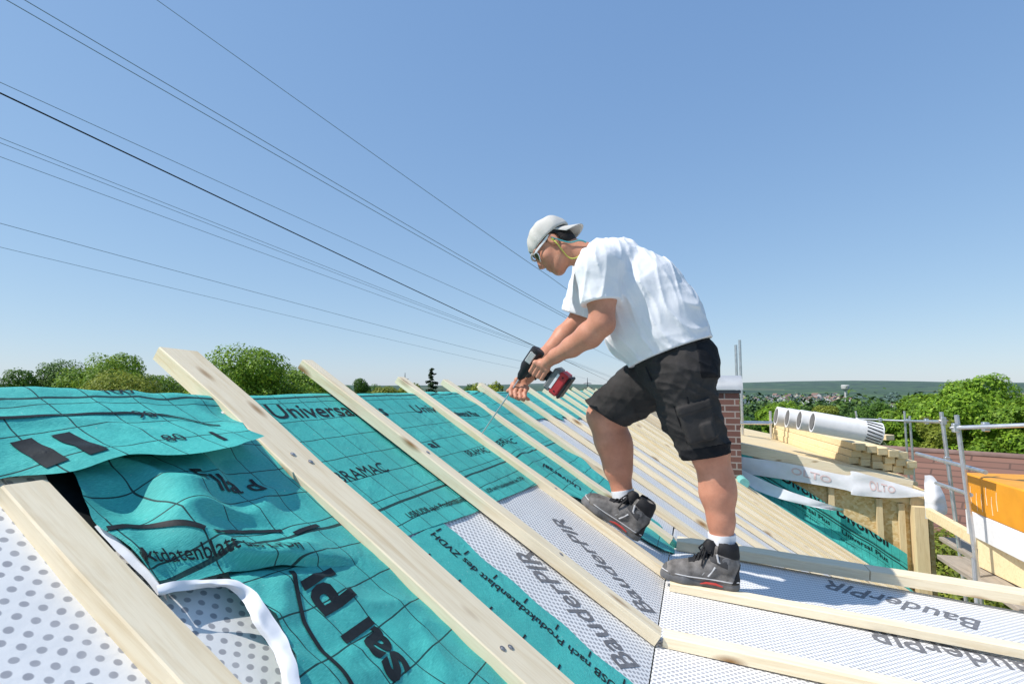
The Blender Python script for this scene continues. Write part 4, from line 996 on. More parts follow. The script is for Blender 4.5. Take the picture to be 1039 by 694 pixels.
# ------------------------------------------------------------------ scaffolding
sc = thing('scaffold', 'galvanised scaffold with guard rails and plank deck along the eaves at right', 'scaffold', (3.6, 6, GZ))
def tube_part(name, pts, r, parent, m='steel'): b = MB(); b.tube(pts, r, 10); return link(name, b.mesh(True), m, parent)
zd = -1.78
def std(x0, y0, x1, y1, Y, bot=GZ, r=.0205):
    a, c = M(x0, y0, Y), M(x1, y1, Y); d_ = (c-a); d_ = d_/abs(d_.z); return tube_part('standard', [a, c, c+d_*max(0, c.z-bot)], r, sc)
std(955, 418, 968.5, 520, 7.6); std(970.5, 421, 986, 538, 6.5); std(917.5, 417, 921, 470, 13.4, -4); std(923, 422, 926.5, 470, 13.1, -4)
for a, c in (((969, 434, 6.5), (1075, 430, 5.9)), ((918, 427, 13.2), (956, 428, 7.6)), ((868, 425, 14), (919, 427, 13.3)), ((930, 460, 7.9), (1000, 479, 6.3)), ((950, 490, 7.9), (985, 502, 6.5)), ((868, 417, 14), (871, 434, 14))):
    tube_part('guard_rail', [M(*a), M(*c)], .0205, sc)
for px, py, Y in ((969.5, 434, 6.5), (1000, 433, 6.35), (921, 427, 13), (940, 427.5, 10), (893, 426, 13.5), (957, 427, 7.6), (961, 467, 7.6)):
    p = M(px, py, Y); b = MB(); b.box(p, (.05, .06, .085), None, .006); b.tube([p-Vector((.045, 0, 0)), p+Vector((.045, 0, 0))], .012, 6); link('coupler', b.mesh(), 'steel', sc)
rr = random.Random(2)
x = 2.45
for i in range(6):
    wd = .26; b = MB(); y0_, y1_ = rr.uniform(3.3, 3.6), (7.25, 8.1, 8.5, 8.6, 8.7, 8.8)[i]
    b.bar((x+wd/2, y0_, zd+rr.uniform(-.008, .008)), (x+wd/2+rr.uniform(-.03, .03), y1_, zd+rr.uniform(-.008, .008)), wd, .045, bev=.004); link('deck_plank', b.mesh(), 'grey_plank', sc); x += wd+.02+(.05 if i in (1,) else 0)
b = MB(); b.bar(M(942, 520, 8.2), M(1000, 553, 6.95), .06, .12); link('toe_board', b.mesh(), 'spruce_fresh', sc)
p = M(990, 592, 5.6); tube_part('ledger', [p+Vector((-.4, .2, -.1)), p+Vector((1.0, -.2, -.12))], .0205, sc); tube_part('ledger', [p+Vector((0, 0, -.25)), p+Vector((0, 0, .2))], .018, sc)
# second scaffold behind the chimney
s2 = thing('scaffold', 'thin scaffold standards and guard rail behind the chimney', 'scaffold', (1.2, 12, GZ))
for a, c, Y in (((746.5, 350, ), (750, 480), 10.5), ((750.5, 345), (753.5, 480), 10.7), ((781.5, 417), (783.5, 470), 11.5)):
    p, q = M(*a, Y), M(*c, Y); q = Vector((q.x, q.y, GZ)); tube_part('standard', [p, q], .0242, s2)
tube_part('guard_rail', [M(750, 428, 10.7), M(783, 428.5, 11.5)], .0242, s2); tube_part('guard_rail', [M(750, 429.5, 10.6), M(783, 430, 11.4)], .02, s2)

# ------------------------------------------------------------------ carton and timber block on the deck
simple('carton_orange', (.80, .33, .02), .5, var=.1, scale=5); simple('carton_white', (.80, .79, .78), .6, var=.05); simple('film_glint', (.85, .68, .45), .2)
Yb = 7.0; a = M(982, 541, Yb); zk = a.z; ztp = M(980, 479, Yb).z; wB, dB, hB = .6, 1.1, ztp-zk
ct = thing('carton', 'orange and white film wrapped carton on the scaffold deck', 'carton', a); rz = Matrix.Rotation(.02, 3, 'Z'); ctr = a+Vector((wB/2, -dB/2, 0))
b = MB(); b.box(ctr+Vector((0, 0, hB*.2)), (wB, dB, hB*.4), rz, .006); link('lower_band', b.mesh(), 'carton_white', ct)
b = MB(); b.box(ctr+Vector((0, 0, hB*.7)), (wB+.002, dB+.002, hB*.6), rz, .012); link('upper_band', b.mesh(), 'carton_orange', ct)
b = MB()
for i in range(7):
    q = ctr+rz@Vector((-wB/2-.004, dB/2-.06-.1*i+rr.uniform(-.02, .02), hB*rr.uniform(.45, .6))); b.tube([q, q+rz@Vector((0, .012, .10)), q+rz@Vector((0, .004, .17))], .0035, 5)
link('film_crease', b.mesh(), 'film_glint', ct)
b = MB()
for i in range(8):
    q = ctr+rz@Vector((-wB/2-.002, dB/2-.10, hB*.36-.023*i)); b.box(q, (.003, .05, .013 if i % 3 else .006), rz, 0)
    if i % 2: b.box(q+rz@Vector((-.001, -.028, .0)), (.003, .010, .018), rz, 0)
link('print_mark', b.mesh(), 'print_black', ct)
b = MB(); c0 = ctr.copy(); hb_ = zk-zd-.03; b.box(c0+Vector((.05, -.10, -hb_/2-.003)), (.56, 1.05, hb_), Matrix.Rotation(.12, 3, 'Z'), .006); o = link('timber_block', b.mesh(), 'spruce_fresh'); tag(o, 'thick pale timber under the orange carton, rough sawn end facing left', 'timber'); 
# shrub on the ground seen through the gap beside the dormer
p = atZ(966, 588, -5.0); 
sg = tree('garden_shrub', 'yellow green shrub seen below between dormer and scaffold deck', 'shrub', (p.x, p.y, GZ), 5.5, 4.2, .3, 5200, .13, 'leaf_olive', 91, lobes=11)
# ------------------------------------------------------------------ the worker
def skinmat():
    t = NT('skin', .5, .35); co_ = t.coord(); f = t.noise(co_, 14, 5); g = t.noise(co_, 90, 3)
    c = t.ramp(f, (.25, (.48, .20, .12)), (.6, (.60, .275, .175)), (.85, (.66, .34, .235)))
    c = t.mix(t.math('MULTIPLY', t.math('SUBTRACT', g, .5, clamp=True), 1.2), c, (.40, .17, .11))
    t.col(c); t.inp('Subsurface Weight', .12); t.b.inputs['Subsurface Radius'].default_value = (.012, .005, .003); t.bump(t.math('ADD', g, f), .12, .002); MAT['skin'] = t.m
skinmat()
def cloth(name, c, var, scale, weave, bump_d, rough=.85):
    t = NT(name, rough, .15); co_ = t.coord(); f = t.noise(co_, scale, 5); w_ = t.noise(co_, weave, 2)
    t.col(t.ramp(f, (.3, tuple(v*(1-var) for v in c)), (.7, tuple(min(.95, v*(1+var)) for v in c)))); t.bump(t.math('ADD', t.math('MULTIPLY', f, 2.0), t.math('MULTIPLY', w_, .4)), .35, bump_d); MAT[name] = t.m
cloth('tshirt', (.84, .84, .86), .03, 9, 400, .010); cloth('shorts_cloth', (.040, .037, .036), .3, 10, 300, .012); cloth('shorts_black', (.014, .014, .016), .3, 12, 300, .01)
cloth('cap_cloth', (.58, .56, .52), .06, 14, 260, .004); cloth('sock', (.78, .78, .80), .05, 20, 300, .004)
cloth('suede', (.165, .155, .148), .45, 30, 160, .005, .8); simple('piping_dark', (.10, .10, .10), .7); simple('boot_panel', (.045, .045, .048), .7, var=.3, scale=40); simple('boot_black', (.014, .014, .016), .65, var=.3); simple('sole_rubber', (.13, .13, .135), .6, var=.25, scale=30); simple('sole_red', (.50, .06, .05), .45)
simple('piping', (.55, .55, .56), .5); simple('lens', (.012, .014, .018), .08, spec=.8); simple('frame_white', (.80, .80, .80), .3); simple('hair_dark', (.018, .013, .010), .6, var=.4, scale=90)
simple('cord_yellow', (.62, .60, .12), .5); simple('cord_teal', (.10, .38, .40), .5); simple('lip', (.42, .17, .13), .5)
V = lambda *a: np.array(M(*a))
PX = 1/230.0
# head frame
Hc = V(561, 251, 2.46); Fd = np.array([-.70, -.09, -.705]); Fd /= np.linalg.norm(Fd); Ld = np.array([0.02, -1, .08]); Ld -= Ld.dot(Fd)*Fd; Ld /= np.linalg.norm(Ld); Ud = np.cross(Fd, Ld); Ud = Ud if Ud[2] > 0 else -Ud
Hh = lambda f, l, u: Hc+Fd*f+Ld*l+Ud*u
HA = np.array([Fd, Ld, Ud])
lo, hi = (-.98, 2.10, -.80), (.34, 2.86, .84)
B = Field(lo, hi, .004)
# skull, face, jaw
B.ell(Hh(-.008, 0, .035), (.096, .076, .088), HA, .01); B.ell(Hh(.028, 0, -.030), (.066, .062, .078), HA, .03)
B.cone(Hh(.060, 0, -.096), Hh(.052, 0, -.086), .024, .026, .03, Ld, 1.3)                      # chin
for s in (-1, 1):
    B.cone(Hh(-.022, s*.052, -.062), Hh(.050, s*.022, -.094), .020, .018, .03)                 # jaw
    B.ell(Hh(.052, s*.042, -.028), (.026, .026, .026), HA, .02)                                # cheek
    B.ell(Hh(.070, s*.034, .028), (.018, .032, .010), HA, .012)                                # brow
    B.ell(Hh(.080, s*.031, .006), (.018, .016, .011), HA, .006, cut=True)                      # eye socket
    B.ell(Hh(.071, s*.031, .006), (.014, .014, .011), HA, .004)                                # eyeball
    B.ell(Hh(-.018, s*.077, -.004), (.022, .010, .033), HA, .006)                              # ear
    B.ell(Hh(-.014, s*.088, -.004), (.011, .006, .019), HA, .004, cut=True)
    B.ell(Hh(-.022, s*.078, -.026), (.009, .008, .011), HA, .004)
B.cone(Hh(.082, 0, .018), Hh(.104, 0, -.026), .010, .0125, .012); 
for s in (-1, 1): B.ell(Hh(.095, s*.012, -.031), (.012, .008, .008), HA, .006)
B.ell(Hh(.083, 0, -.058), (.014, .026, .007), HA, .008); B.ell(Hh(.081, 0, -.070), (.013, .022, .007), HA, .008)
B.ell(Hh(.098, 0, -.064), (.012, .024, .0022), HA, .003, cut=True)
# neck, trunk under the shirt
B.cone(Hh(-.035, 0, -.055), V(606, 264, 2.475), .058, .066, .03)
B.cone(V(618, 272, 2.475), V(645, 300, 2.48), .09, .145, .04, (0, 1, 0), 1.25); B.cone(V(645, 300, 2.48), V(684, 362, 2.48), .15, .135, .04)
# left (near) arm
SL, EL, WL = V(606, 272, 2.255), V(611, 328, 2.235), V(564, 361, 2.36)
B.chain([V(624, 268, 2.36), SL, V(610, 300, 2.24), EL], [.055, .066, .062, .050], .02)
B.chain([EL, V(598, 340, 2.265), V(580, 352, 2.315), WL], [.051, .053, .042, .030], .02)
# right (far) arm
SR, ER, WR = V(598, 270, 2.69), V(588, 324, 2.71), V(536.5, 381, 2.52)
B.chain([V(615, 262, 2.58), SR, V(593, 298, 2.70), ER], [.07, .066, .06, .048], .02)
B.chain([ER, V(572, 341, 2.66), V(553, 362, 2.58), WR], [.05, .05, .039, .029], .02)
# tool frame: a = along the bit, h = down the grip
YT = 2.43
TIP = np.array(st(489, 440, .040)); DR = V(540, 365, YT); ax = (TIP-DR); ax /= np.linalg.norm(ax)
hx = np.array([.85, 0, -.53]); hx -= hx.dot(ax)*ax; hx /= np.linalg.norm(hx); yx = np.cross(hx, ax); yx = yx if yx[1] > 0 else -yx      # away from the camera
T = lambda a, h, y: DR+ax*a+hx*h+yx*y
# left hand closed on the grip: palm on the near side and behind, fingers round the front
GA = .014                                      # grip centre along a
kn = [T(GA-.022-.003*i, .030+.0205*i, -.037) for i in range(4)]
palmc = T(GA-.040, .066, -.026)
B.cone(WL, palmc, .030, .026, .02)
for i in range(4): B.cone(palmc+(kn[i]-palmc)*.2, kn[i], .018, .0128, .010)
for i, L in enumerate((1.0, 1.04, .98, .84)):
    h = .030+.0205*i
    m1 = T(GA+.026*L, h+.001, -.030); m2 = T(GA+.033*L, h+.002, .006); tip = T(GA+.014, h+.002, .028)
    B.ell(kn[i]+yx*-.002, (.0125, .0115, .0125), None, .006)
    B.chain([kn[i], m1, m2, tip], [.0110, .0096, .0090, .0080], .0015)
th = T(GA-.034, .030, -.010)
B.cone(palmc, th, .02, .0135, .012); B.chain([th, T(GA-.022, .022, .022), T(GA+.010, .024, .034)], [.0128, .0108, .0088], .005)
# right hand steadying the bit, half closed, palm up behind it
pr = V(528.5, 390.5, 2.495)
B.cone(WR, pr, .028, .028, .02)
for i, L in enumerate((1.0, 1.08, 1.02, .85)):
    bx, by = 517.5+4.7*i, 391.5+1.3*i
    k0 = V(bx+3.0, by-1.5, 2.472); B.cone(pr, k0, .021, .0125, .012)
    B.chain([k0, V(bx+.6, by+4.5*L, 2.445), V(bx+1.2, by+9.6*L, 2.430), V(bx+4.6, by+11.6*L, 2.452)], [.0112, .0100, .0092, .0080], .003)
bp = lambda s: DR+ax*s
B.chain([pr, V(524.5, 385.5, 2.470), bp(.158)+yx*.016, bp(.190)+yx*-.004+hx*-.012], [.021, .0125, .0108, .0088], .006)
# legs
B.chain([V(694, 385, 2.42), V(712, 440, 2.425), V(721.5, 458, 2.43), V(727.5, 500, 2.44), V(731.5, 527, 2.445), V(732.5, 553, 2.45), V(732.5, 572, 2.45)], [.095, .072, .069, .067, .052, .043, .045], .02)
B.ell(V(731, 495, 2.44), (.056, .058, .10), None, .03); B.ell(V(712, 462, 2.425), (.04, .05, .05), None, .03)
B.chain([V(684, 382, 2.56), V(640, 402, 2.60), V(615.5, 424, 2.61), V(620.5, 446, 2.615), V(627, 474, 2.62), V(631, 497, 2.62), V(633, 520, 2.62)], [.085, .080, .084, .078, .064, .044, .044], .02)
B.ell(V(606, 420, 2.61), (.045, .055, .05), None, .03); B.ell(V(630, 455, 2.615), (.055, .055, .09), None, .03)
me = B.mesh(2)
def fixn(me): bm = bmesh.new(); bm.from_mesh(me); bmesh.ops.recalc_face_normals(bm, faces=bm.faces[:]); bm.to_mesh(me); bm.free(); me.shade_smooth(); return me
org = tuple(V(690, 590, 2.47))
P_ = link('person', fixn(me), 'skin', None, org)
tag(P_, 'worker in white T-shirt, black shorts and backwards cap bending to drill a batten', 'person')
def kid(name, me, m, parent=P_): return link(name, fixn(me), m, parent)
# T-shirt
def wrinkle(amp, seed, k1=(9, 7, 14), k2=(20, 12, 26)):
    def fn(X, Y, Z):
        r = np.random.default_rng(seed); o = 0
        for kk, a in ((k1, 1.0), (k2, .45)):
            for _ in range(4):
                d = r.normal(0, 1, 3)*np.array(kk); ph = r.uniform(0, 6.28)
                q = np.sin(X*d[0]+Y*d[1]+Z*d[2]+ph+1.3*np.sin(X*d[1]*.6-Z*d[0]*.5+ph)); o = o+a*(1-np.abs(q))**2*.5
        return -amp*o+amp*.5
    return fn
Tf_ = Field((-.62, 2.08, .0), (.24, 2.90, .80), .0042); Y0_ = 2.478
Tf_.cone(V(606, 259, Y0_), V(624, 272, Y0_), .068, .125, .03, (0, 1, 0), 1.25)
Tf_.cone(V(624, 274, Y0_), V(647, 299, Y0_), .138, .188, .03, (0, 1, 0), 1.12); Tf_.chain([V(647, 299, Y0_), V(667, 328, Y0_), V(685, 366, Y0_)], [.188, .188, .178], .03, flat=(0, 1, 0), fs=1.06)
Tf_.ell(V(638, 338, Y0_), (.105, .15, .105), None, .05)                                                   # belly hanging forward
Tf_.warp(wrinkle(.004, 4, (6, 5, 9), (22, 14, 30)))
def folds(amp, d, across, along, seed, sharp=3):
    d = np.array(d, float)/np.linalg.norm(d); e = np.cross(d, (0, 1, 0)); e /= np.linalg.norm(e)
    def fn(X, Y, Z):
        r = np.random.default_rng(seed); o = 0
        for _ in range(3):
            ka = across*r.uniform(.7, 1.4); ph = r.uniform(0, 6.28, 3); u = X*d[0]+Y*d[1]+Z*d[2]; w_ = X*e[0]+Y*e[1]+Z*e[2]
            q = np.sin(w_*ka+ph[0]+1.6*np.sin(u*along+ph[1])+1.2*np.sin(Y*14+u*5+ph[2])); m_ = .5+.5*np.sin(u*along*1.7+Y*9+ph[2])
            o = o-amp*m_*(1-np.abs(q))**sharp
        return o
    return fn
Tf_.warp(folds(.007, (.75, 0, -.65), 22, 7, 5)); Tf_.warp(folds(.006, (.4, .3, -.9), 34, 9, 6))
nk = V(598, 260, Y0_); nd = nk-np.array(V(624, 276, Y0_)); Tf_.half(nk+nd/np.linalg.norm(nd)*.012, nd, nk-.12, nk+.13)
for s, Yd, e_, w_, cut in ((-1, 2.255, (609.5, 309, 2.24), (607, 272), ((609, 307.5, 2.24), (612, 330, 2.24), (606.5, 290, 2.25))), (1, 2.69, (587, 312, 2.70), (601, 270), ((584, 319, 2.70), (583, 330, 2.71), (594, 296, 2.70)))):
    G = Tf_.like(); a = V(w_[0], w_[1], Yd)
    G.cone(V(622, 266, 2.478+.10*s), a, .095, .088, .04); G.cone(a, V(e_[0], e_[1]+6, e_[2]), .088, .082, .03); G.warp(wrinkle(.003, 14+s, (10, 8, 12), (26, 18, 20))); G.warp(folds(.008, (.05, .1, -1), 44, 8, 21+s))
    G.half(V(*cut[0]), V(*cut[1])-V(*cut[2])); k_ = .022; h_ = np.clip(.5+.5*(Tf_.f-G.f)/k_, 0, 1); Tf_.f = (G.f*h_+Tf_.f*(1-h_)-k_*h_*(1-h_)).astype(np.float32)
h0, h1 = V(719, 343.5, Y0_), V(640, 373, Y0_); hd = h1-h0; hn = np.cross(hd, (0, 1, 0)); hn = hn if hn[2] < 0 else -hn
Tf_.half(h0, hn, (-.45, 2.05, -.1), (.25, 2.9, .34))
kid('t_shirt', Tf_.mesh(2), 'tshirt')
# shorts
Sh = Field((-.50, 2.18, -.36), (.20, 2.82, .32), .0045)
Sh.cone(V(676, 352, 2.485), V(688, 374, 2.485), .158, .162, .02, (0, 1, 0), 1.06); Sh.ell(V(702, 366, 2.485), (.105, .165, .105), None, .03)
Sh.warp(wrinkle(.008, 9, (10, 8, 16), (30, 20, 34)))
k0, k1 = V(594, 407, 2.61), V(634, 433, 2.61); kd = k1-k0; kn_ = np.cross(kd, (0, 1, 0)); kn_ = kn_ if kn_[0] < 0 else -kn_
for pts, rads, cp, cn in (([V(692, 382, 2.40), V(699, 416, 2.415), V(718.5, 467, 2.43)], [.138, .112, .095], V(717.5, 462, 2.43), V(722, 500, 2.43)-V(707, 455, 2.43)+np.array([.0, 0, -.10])), ([V(676, 380, 2.57), V(646, 396, 2.60), V(610, 422, 2.61)], [.128, .110, .102], (k0+k1)/2, kn_)):
    G = Sh.like(); G.chain(pts, rads, .03); G.warp(wrinkle(.009, 19, (10, 8, 16), (30, 20, 34)))
    G.warp(folds(.008, (kd if cp[1] > 2.5 else V(717, 462, 2.43)-V(699, 416, 2.415)), 16, 16, 31)) if cp[1] > 2.5 else G.warp(folds(.008, (1, 0, -.25), 40, 10, 33))
    if cp[1] < 2.5:
        ld = V(716, 462, 2.35)-V(701, 418, 2.33); ld /= np.linalg.norm(ld); sdv = np.array([.25, -1, 0.]); sdv -= sdv.dot(ld)*ld; sdv /= np.linalg.norm(sdv); tv = np.cross(ld, sdv)
        G.box(V(709, 431, 2.318), (ld, sdv, tv), (.062, .020, .062), .010, .004); G.box(V(704, 413, 2.305), (ld, sdv, tv), (.018, .022, .068), .008, .003); G.box(V(717, 437, 2.325), (ld, sdv, tv), (.035, .030, .024), .008, .003)
    G.half(cp, cn); k_ = .02; h_ = np.clip(.5+.5*(Sh.f-G.f)/k_, 0, 1); Sh.f = (G.f*h_+Sh.f*(1-h_)-k_*h_*(1-h_)).astype(np.float32)
w0, w1 = V(722, 336, 2.48), V(634, 358, 2.48); wn = np.cross(w1-w0, (0, 1, 0)); wn = wn if wn[2] > 0 else -wn
Sh.half(w0, wn)
sh_o = kid('shorts', Sh.mesh(2), 'shorts_cloth')
def region(F_, name, m, grow, par, *cuts):
    G = F_.like(); G.f = F_.f-grow
    for p_, n__ in cuts: G.half(p_, n__)
    return link(name, fixn(G.mesh(1)), m, par)
hn_ = V(722, 500, 2.43)-V(707, 455, 2.43)+np.array([.0, 0, -.10]); hn_ /= np.linalg.norm(hn_); hc = V(717.5, 462, 2.43)
region(Sh, 'hem', 'shorts_black', .0022, sh_o, (hc+hn_*.003, hn_), (hc-hn_*.045, -hn_), (V(690, 440, 2.43), (-1, 0, 0)))
region(Sh, 'side_panel', 'shorts_black', .0018, sh_o, (V(705, 340, 2.3), (-.95, 0, -.1)), (V(716, 384, 2.3), (.1, 0, -1)), (w0, wn))
b = MB()
for pts in ([(655, 372, 2.325), (664, 390, 2.315), (680, 404, 2.300), (690, 430, 2.31), (701, 460, 2.35)], [(690, 365, 2.31), (694, 380, 2.29), (697, 400, 2.285), (698, 409, 2.285)]):
    b.tube([Vector(V(*q)) for q in catmull(pts, 6)], .0035, 5)
link('seam', b.mesh(True), 'shorts_black', sh_o)
# hair, cap, glasses, earplug cord
Hf = Field(Hc-.17, Hc+.17, .0035)
Hf.ell(Hh(-.022, 0, .022), (.090, .080, .086), HA, .01); Hf.ell(Hh(-.055, 0, -.028), (.052, .066, .05), HA, .02)
Hf.ell(Hh(-.018, 0, -.006), (.034, .14, .040), HA, .005, cut=True); Hf.half(Hh(.0, 0, -.02), Fd+Ud*-.35); Hf.warp(lambda X, Y, Z: .0015*np.sin(X*420)*np.sin(Z*390+Y*200)-.0005)
kid('hair', Hf.mesh(1), 'hair_dark')
b = MB(); b.box(Vector(Hh(.088, 0, .044)), (.012, .06, .022), Matrix(HA.tolist()).transposed(), .005); link('hair', b.mesh(), 'hair_dark', P_)
Cf = Field(Hc-.22, Hc+.22, .004)
Cf.ell(Hh(-.012, 0, .034), (.112, .091, .096), HA, .01); Cf.ell(Hh(-.03, 0, .062), (.088, .082, .070), HA, .03)
Cf.warp(lambda X, Y, Z: .0022*np.sin(X*75+Z*40)*np.sin(Z*60-Y*55))
Cf.half(Hh(.02, 0, .030), -Ud+Fd*.03); Cf.ell(Hh(.0, 0, .010), (.098, .080, .080), HA, .004, cut=True)
Cf.ell(Hh(.112, 0, .040), (.04, .038, .026), HA, .004, cut=True)                                     # gap above the strap
cap_o = kid('cap', Cf.mesh(1), 'cap_cloth')
P = np.zeros((9, 13, 3)); 
for i in range(9):
    for j in range(13):
        a = -1.2+2.4*j/12; ra = i/8; f = -.030-.062*math.cos(a)-.076*ra*max(0, math.cos(a*1.02))**.7; l = .082*math.sin(a)*(1-.08*ra); u = .032-.060*ra*max(0, math.cos(a))**.5-.014*math.sin(a)**2*ra
        P[i, j] = Hh(f, l, u)
n_ = 9*13; v_ = np.concatenate([P.reshape(-1, 3), P.reshape(-1, 3)-Ud*.004]); idx = np.arange(n_).reshape(9, 13); fq = np.stack([idx[:-1, :-1], idx[:-1, 1:], idx[1:, 1:], idx[1:, :-1]], -1).reshape(-1, 4); fq = np.concatenate([fq, fq[:, ::-1]+n_])
bd = [(idx[-1, j], idx[-1, j+1]) for j in range(12)]+[(idx[i+1, 0], idx[i, 0]) for i in range(8)]+[(idx[i, 12], idx[i+1, 12]) for i in range(8)]
fq = np.concatenate([fq, np.array([(q, p, p+n_, q+n_) for p, q in bd])])
link('brim', fixn(np_mesh(v_, fq, True)), 'cap_cloth', cap_o)
b = MB(); b.tube([Vector(Hh(.084+.022*math.cos(t_), .05*math.sin(t_)*1.0, .032)) for t_ in np.linspace(-1.2, 1.2, 12)], .005, 6); link('strap', b.mesh(True), 'cap_cloth', cap_o)
b = MB(); b.tube([Vector(Hh(-.012, 0, .131)), Vector(Hh(-.012, 0, .136))], [.007, .004], 8); link('button', b.mesh(True), 'cap_cloth', cap_o)
gl = MB()
for s in (-1, 1): gl.bar(Vector(Hh(-.02, s*.082, .022)), Vector(Hh(.078, s*.072, .014)), .004, .011, up=tuple(Ud))
for s in (-1, 1):
    ctr = Hh(.088, s*.036, .003); pts = [Vector(ctr+Ld*(s*.033*math.cos(t_))+Ud*(.022*math.sin(t_))-Fd*(.014*max(0, math.cos(t_))**2)) for t_ in np.linspace(0, 2*math.pi, 25)]; gl.tube(pts, .0028, 6)
gl.bar(Vector(Hh(.094, -.01, .010)), Vector(Hh(.094, .01, .010)), .004, .005)
g_o = link('sunglasses', gl.mesh(True), 'frame_white', P_)
for s in (-1, 1):
    b = MB(); ctr = Hh(.088, s*.036, .003); ring = [Vector(ctr+Fd*.0025+Ld*(s*.034*math.cos(t_))+Ud*(.0225*math.sin(t_))-Fd*(.014*max(0, math.cos(t_))**2)) for t_ in np.linspace(0, 2*math.pi, 25)[:-1]]
    b.poly(ring); link('lens', b.mesh(), 'lens', g_o)
e0 = Hh(-.016, .090, -.010)
b = MB(); b.tube([Vector(q) for q in catmull([e0, Hh(-.014, .094, -.045), V(576, 260.5, 2.40), V(584, 262, 2.40), V(592, 256, 2.42)], 6)], .003, 6); b.tube([Vector(e0), Vector(Hh(-.014, .098, -.012))], .006, 8)
ec = link('earplug_cord', b.mesh(True), 'cord_yellow', P_)
b = MB(); b.tube([Vector(q) for q in catmull([Hh(-.018, .090, .002), V(577, 246, 2.395), V(588, 244, 2.40), V(595, 246, 2.41)], 6)], .0035, 6); link('neckband', b.mesh(True), 'cord_teal', ec)
# wrist band
wd_ = (WR-V(553, 362, 2.58)); wd_ /= np.linalg.norm(wd_); u_ = np.cross(wd_, (0, 0, 1)); u_ /= np.linalg.norm(u_); v2 = np.cross(wd_, u_)
b = MB(); wc = WR-wd_*.012
b.tube([Vector(wc+u_*.033*math.cos(t_)+v2*.033*math.sin(t_)) for t_ in np.linspace(0, 2*math.pi, 25)], .008, 6); b.tube([Vector(wc-u_*.0-np.array([0, .034, 0])), Vector(wc-np.array([0, .044, 0]))], [.02, .019], 14)
link('wristwatch', b.mesh(True), 'boot_black', P_)
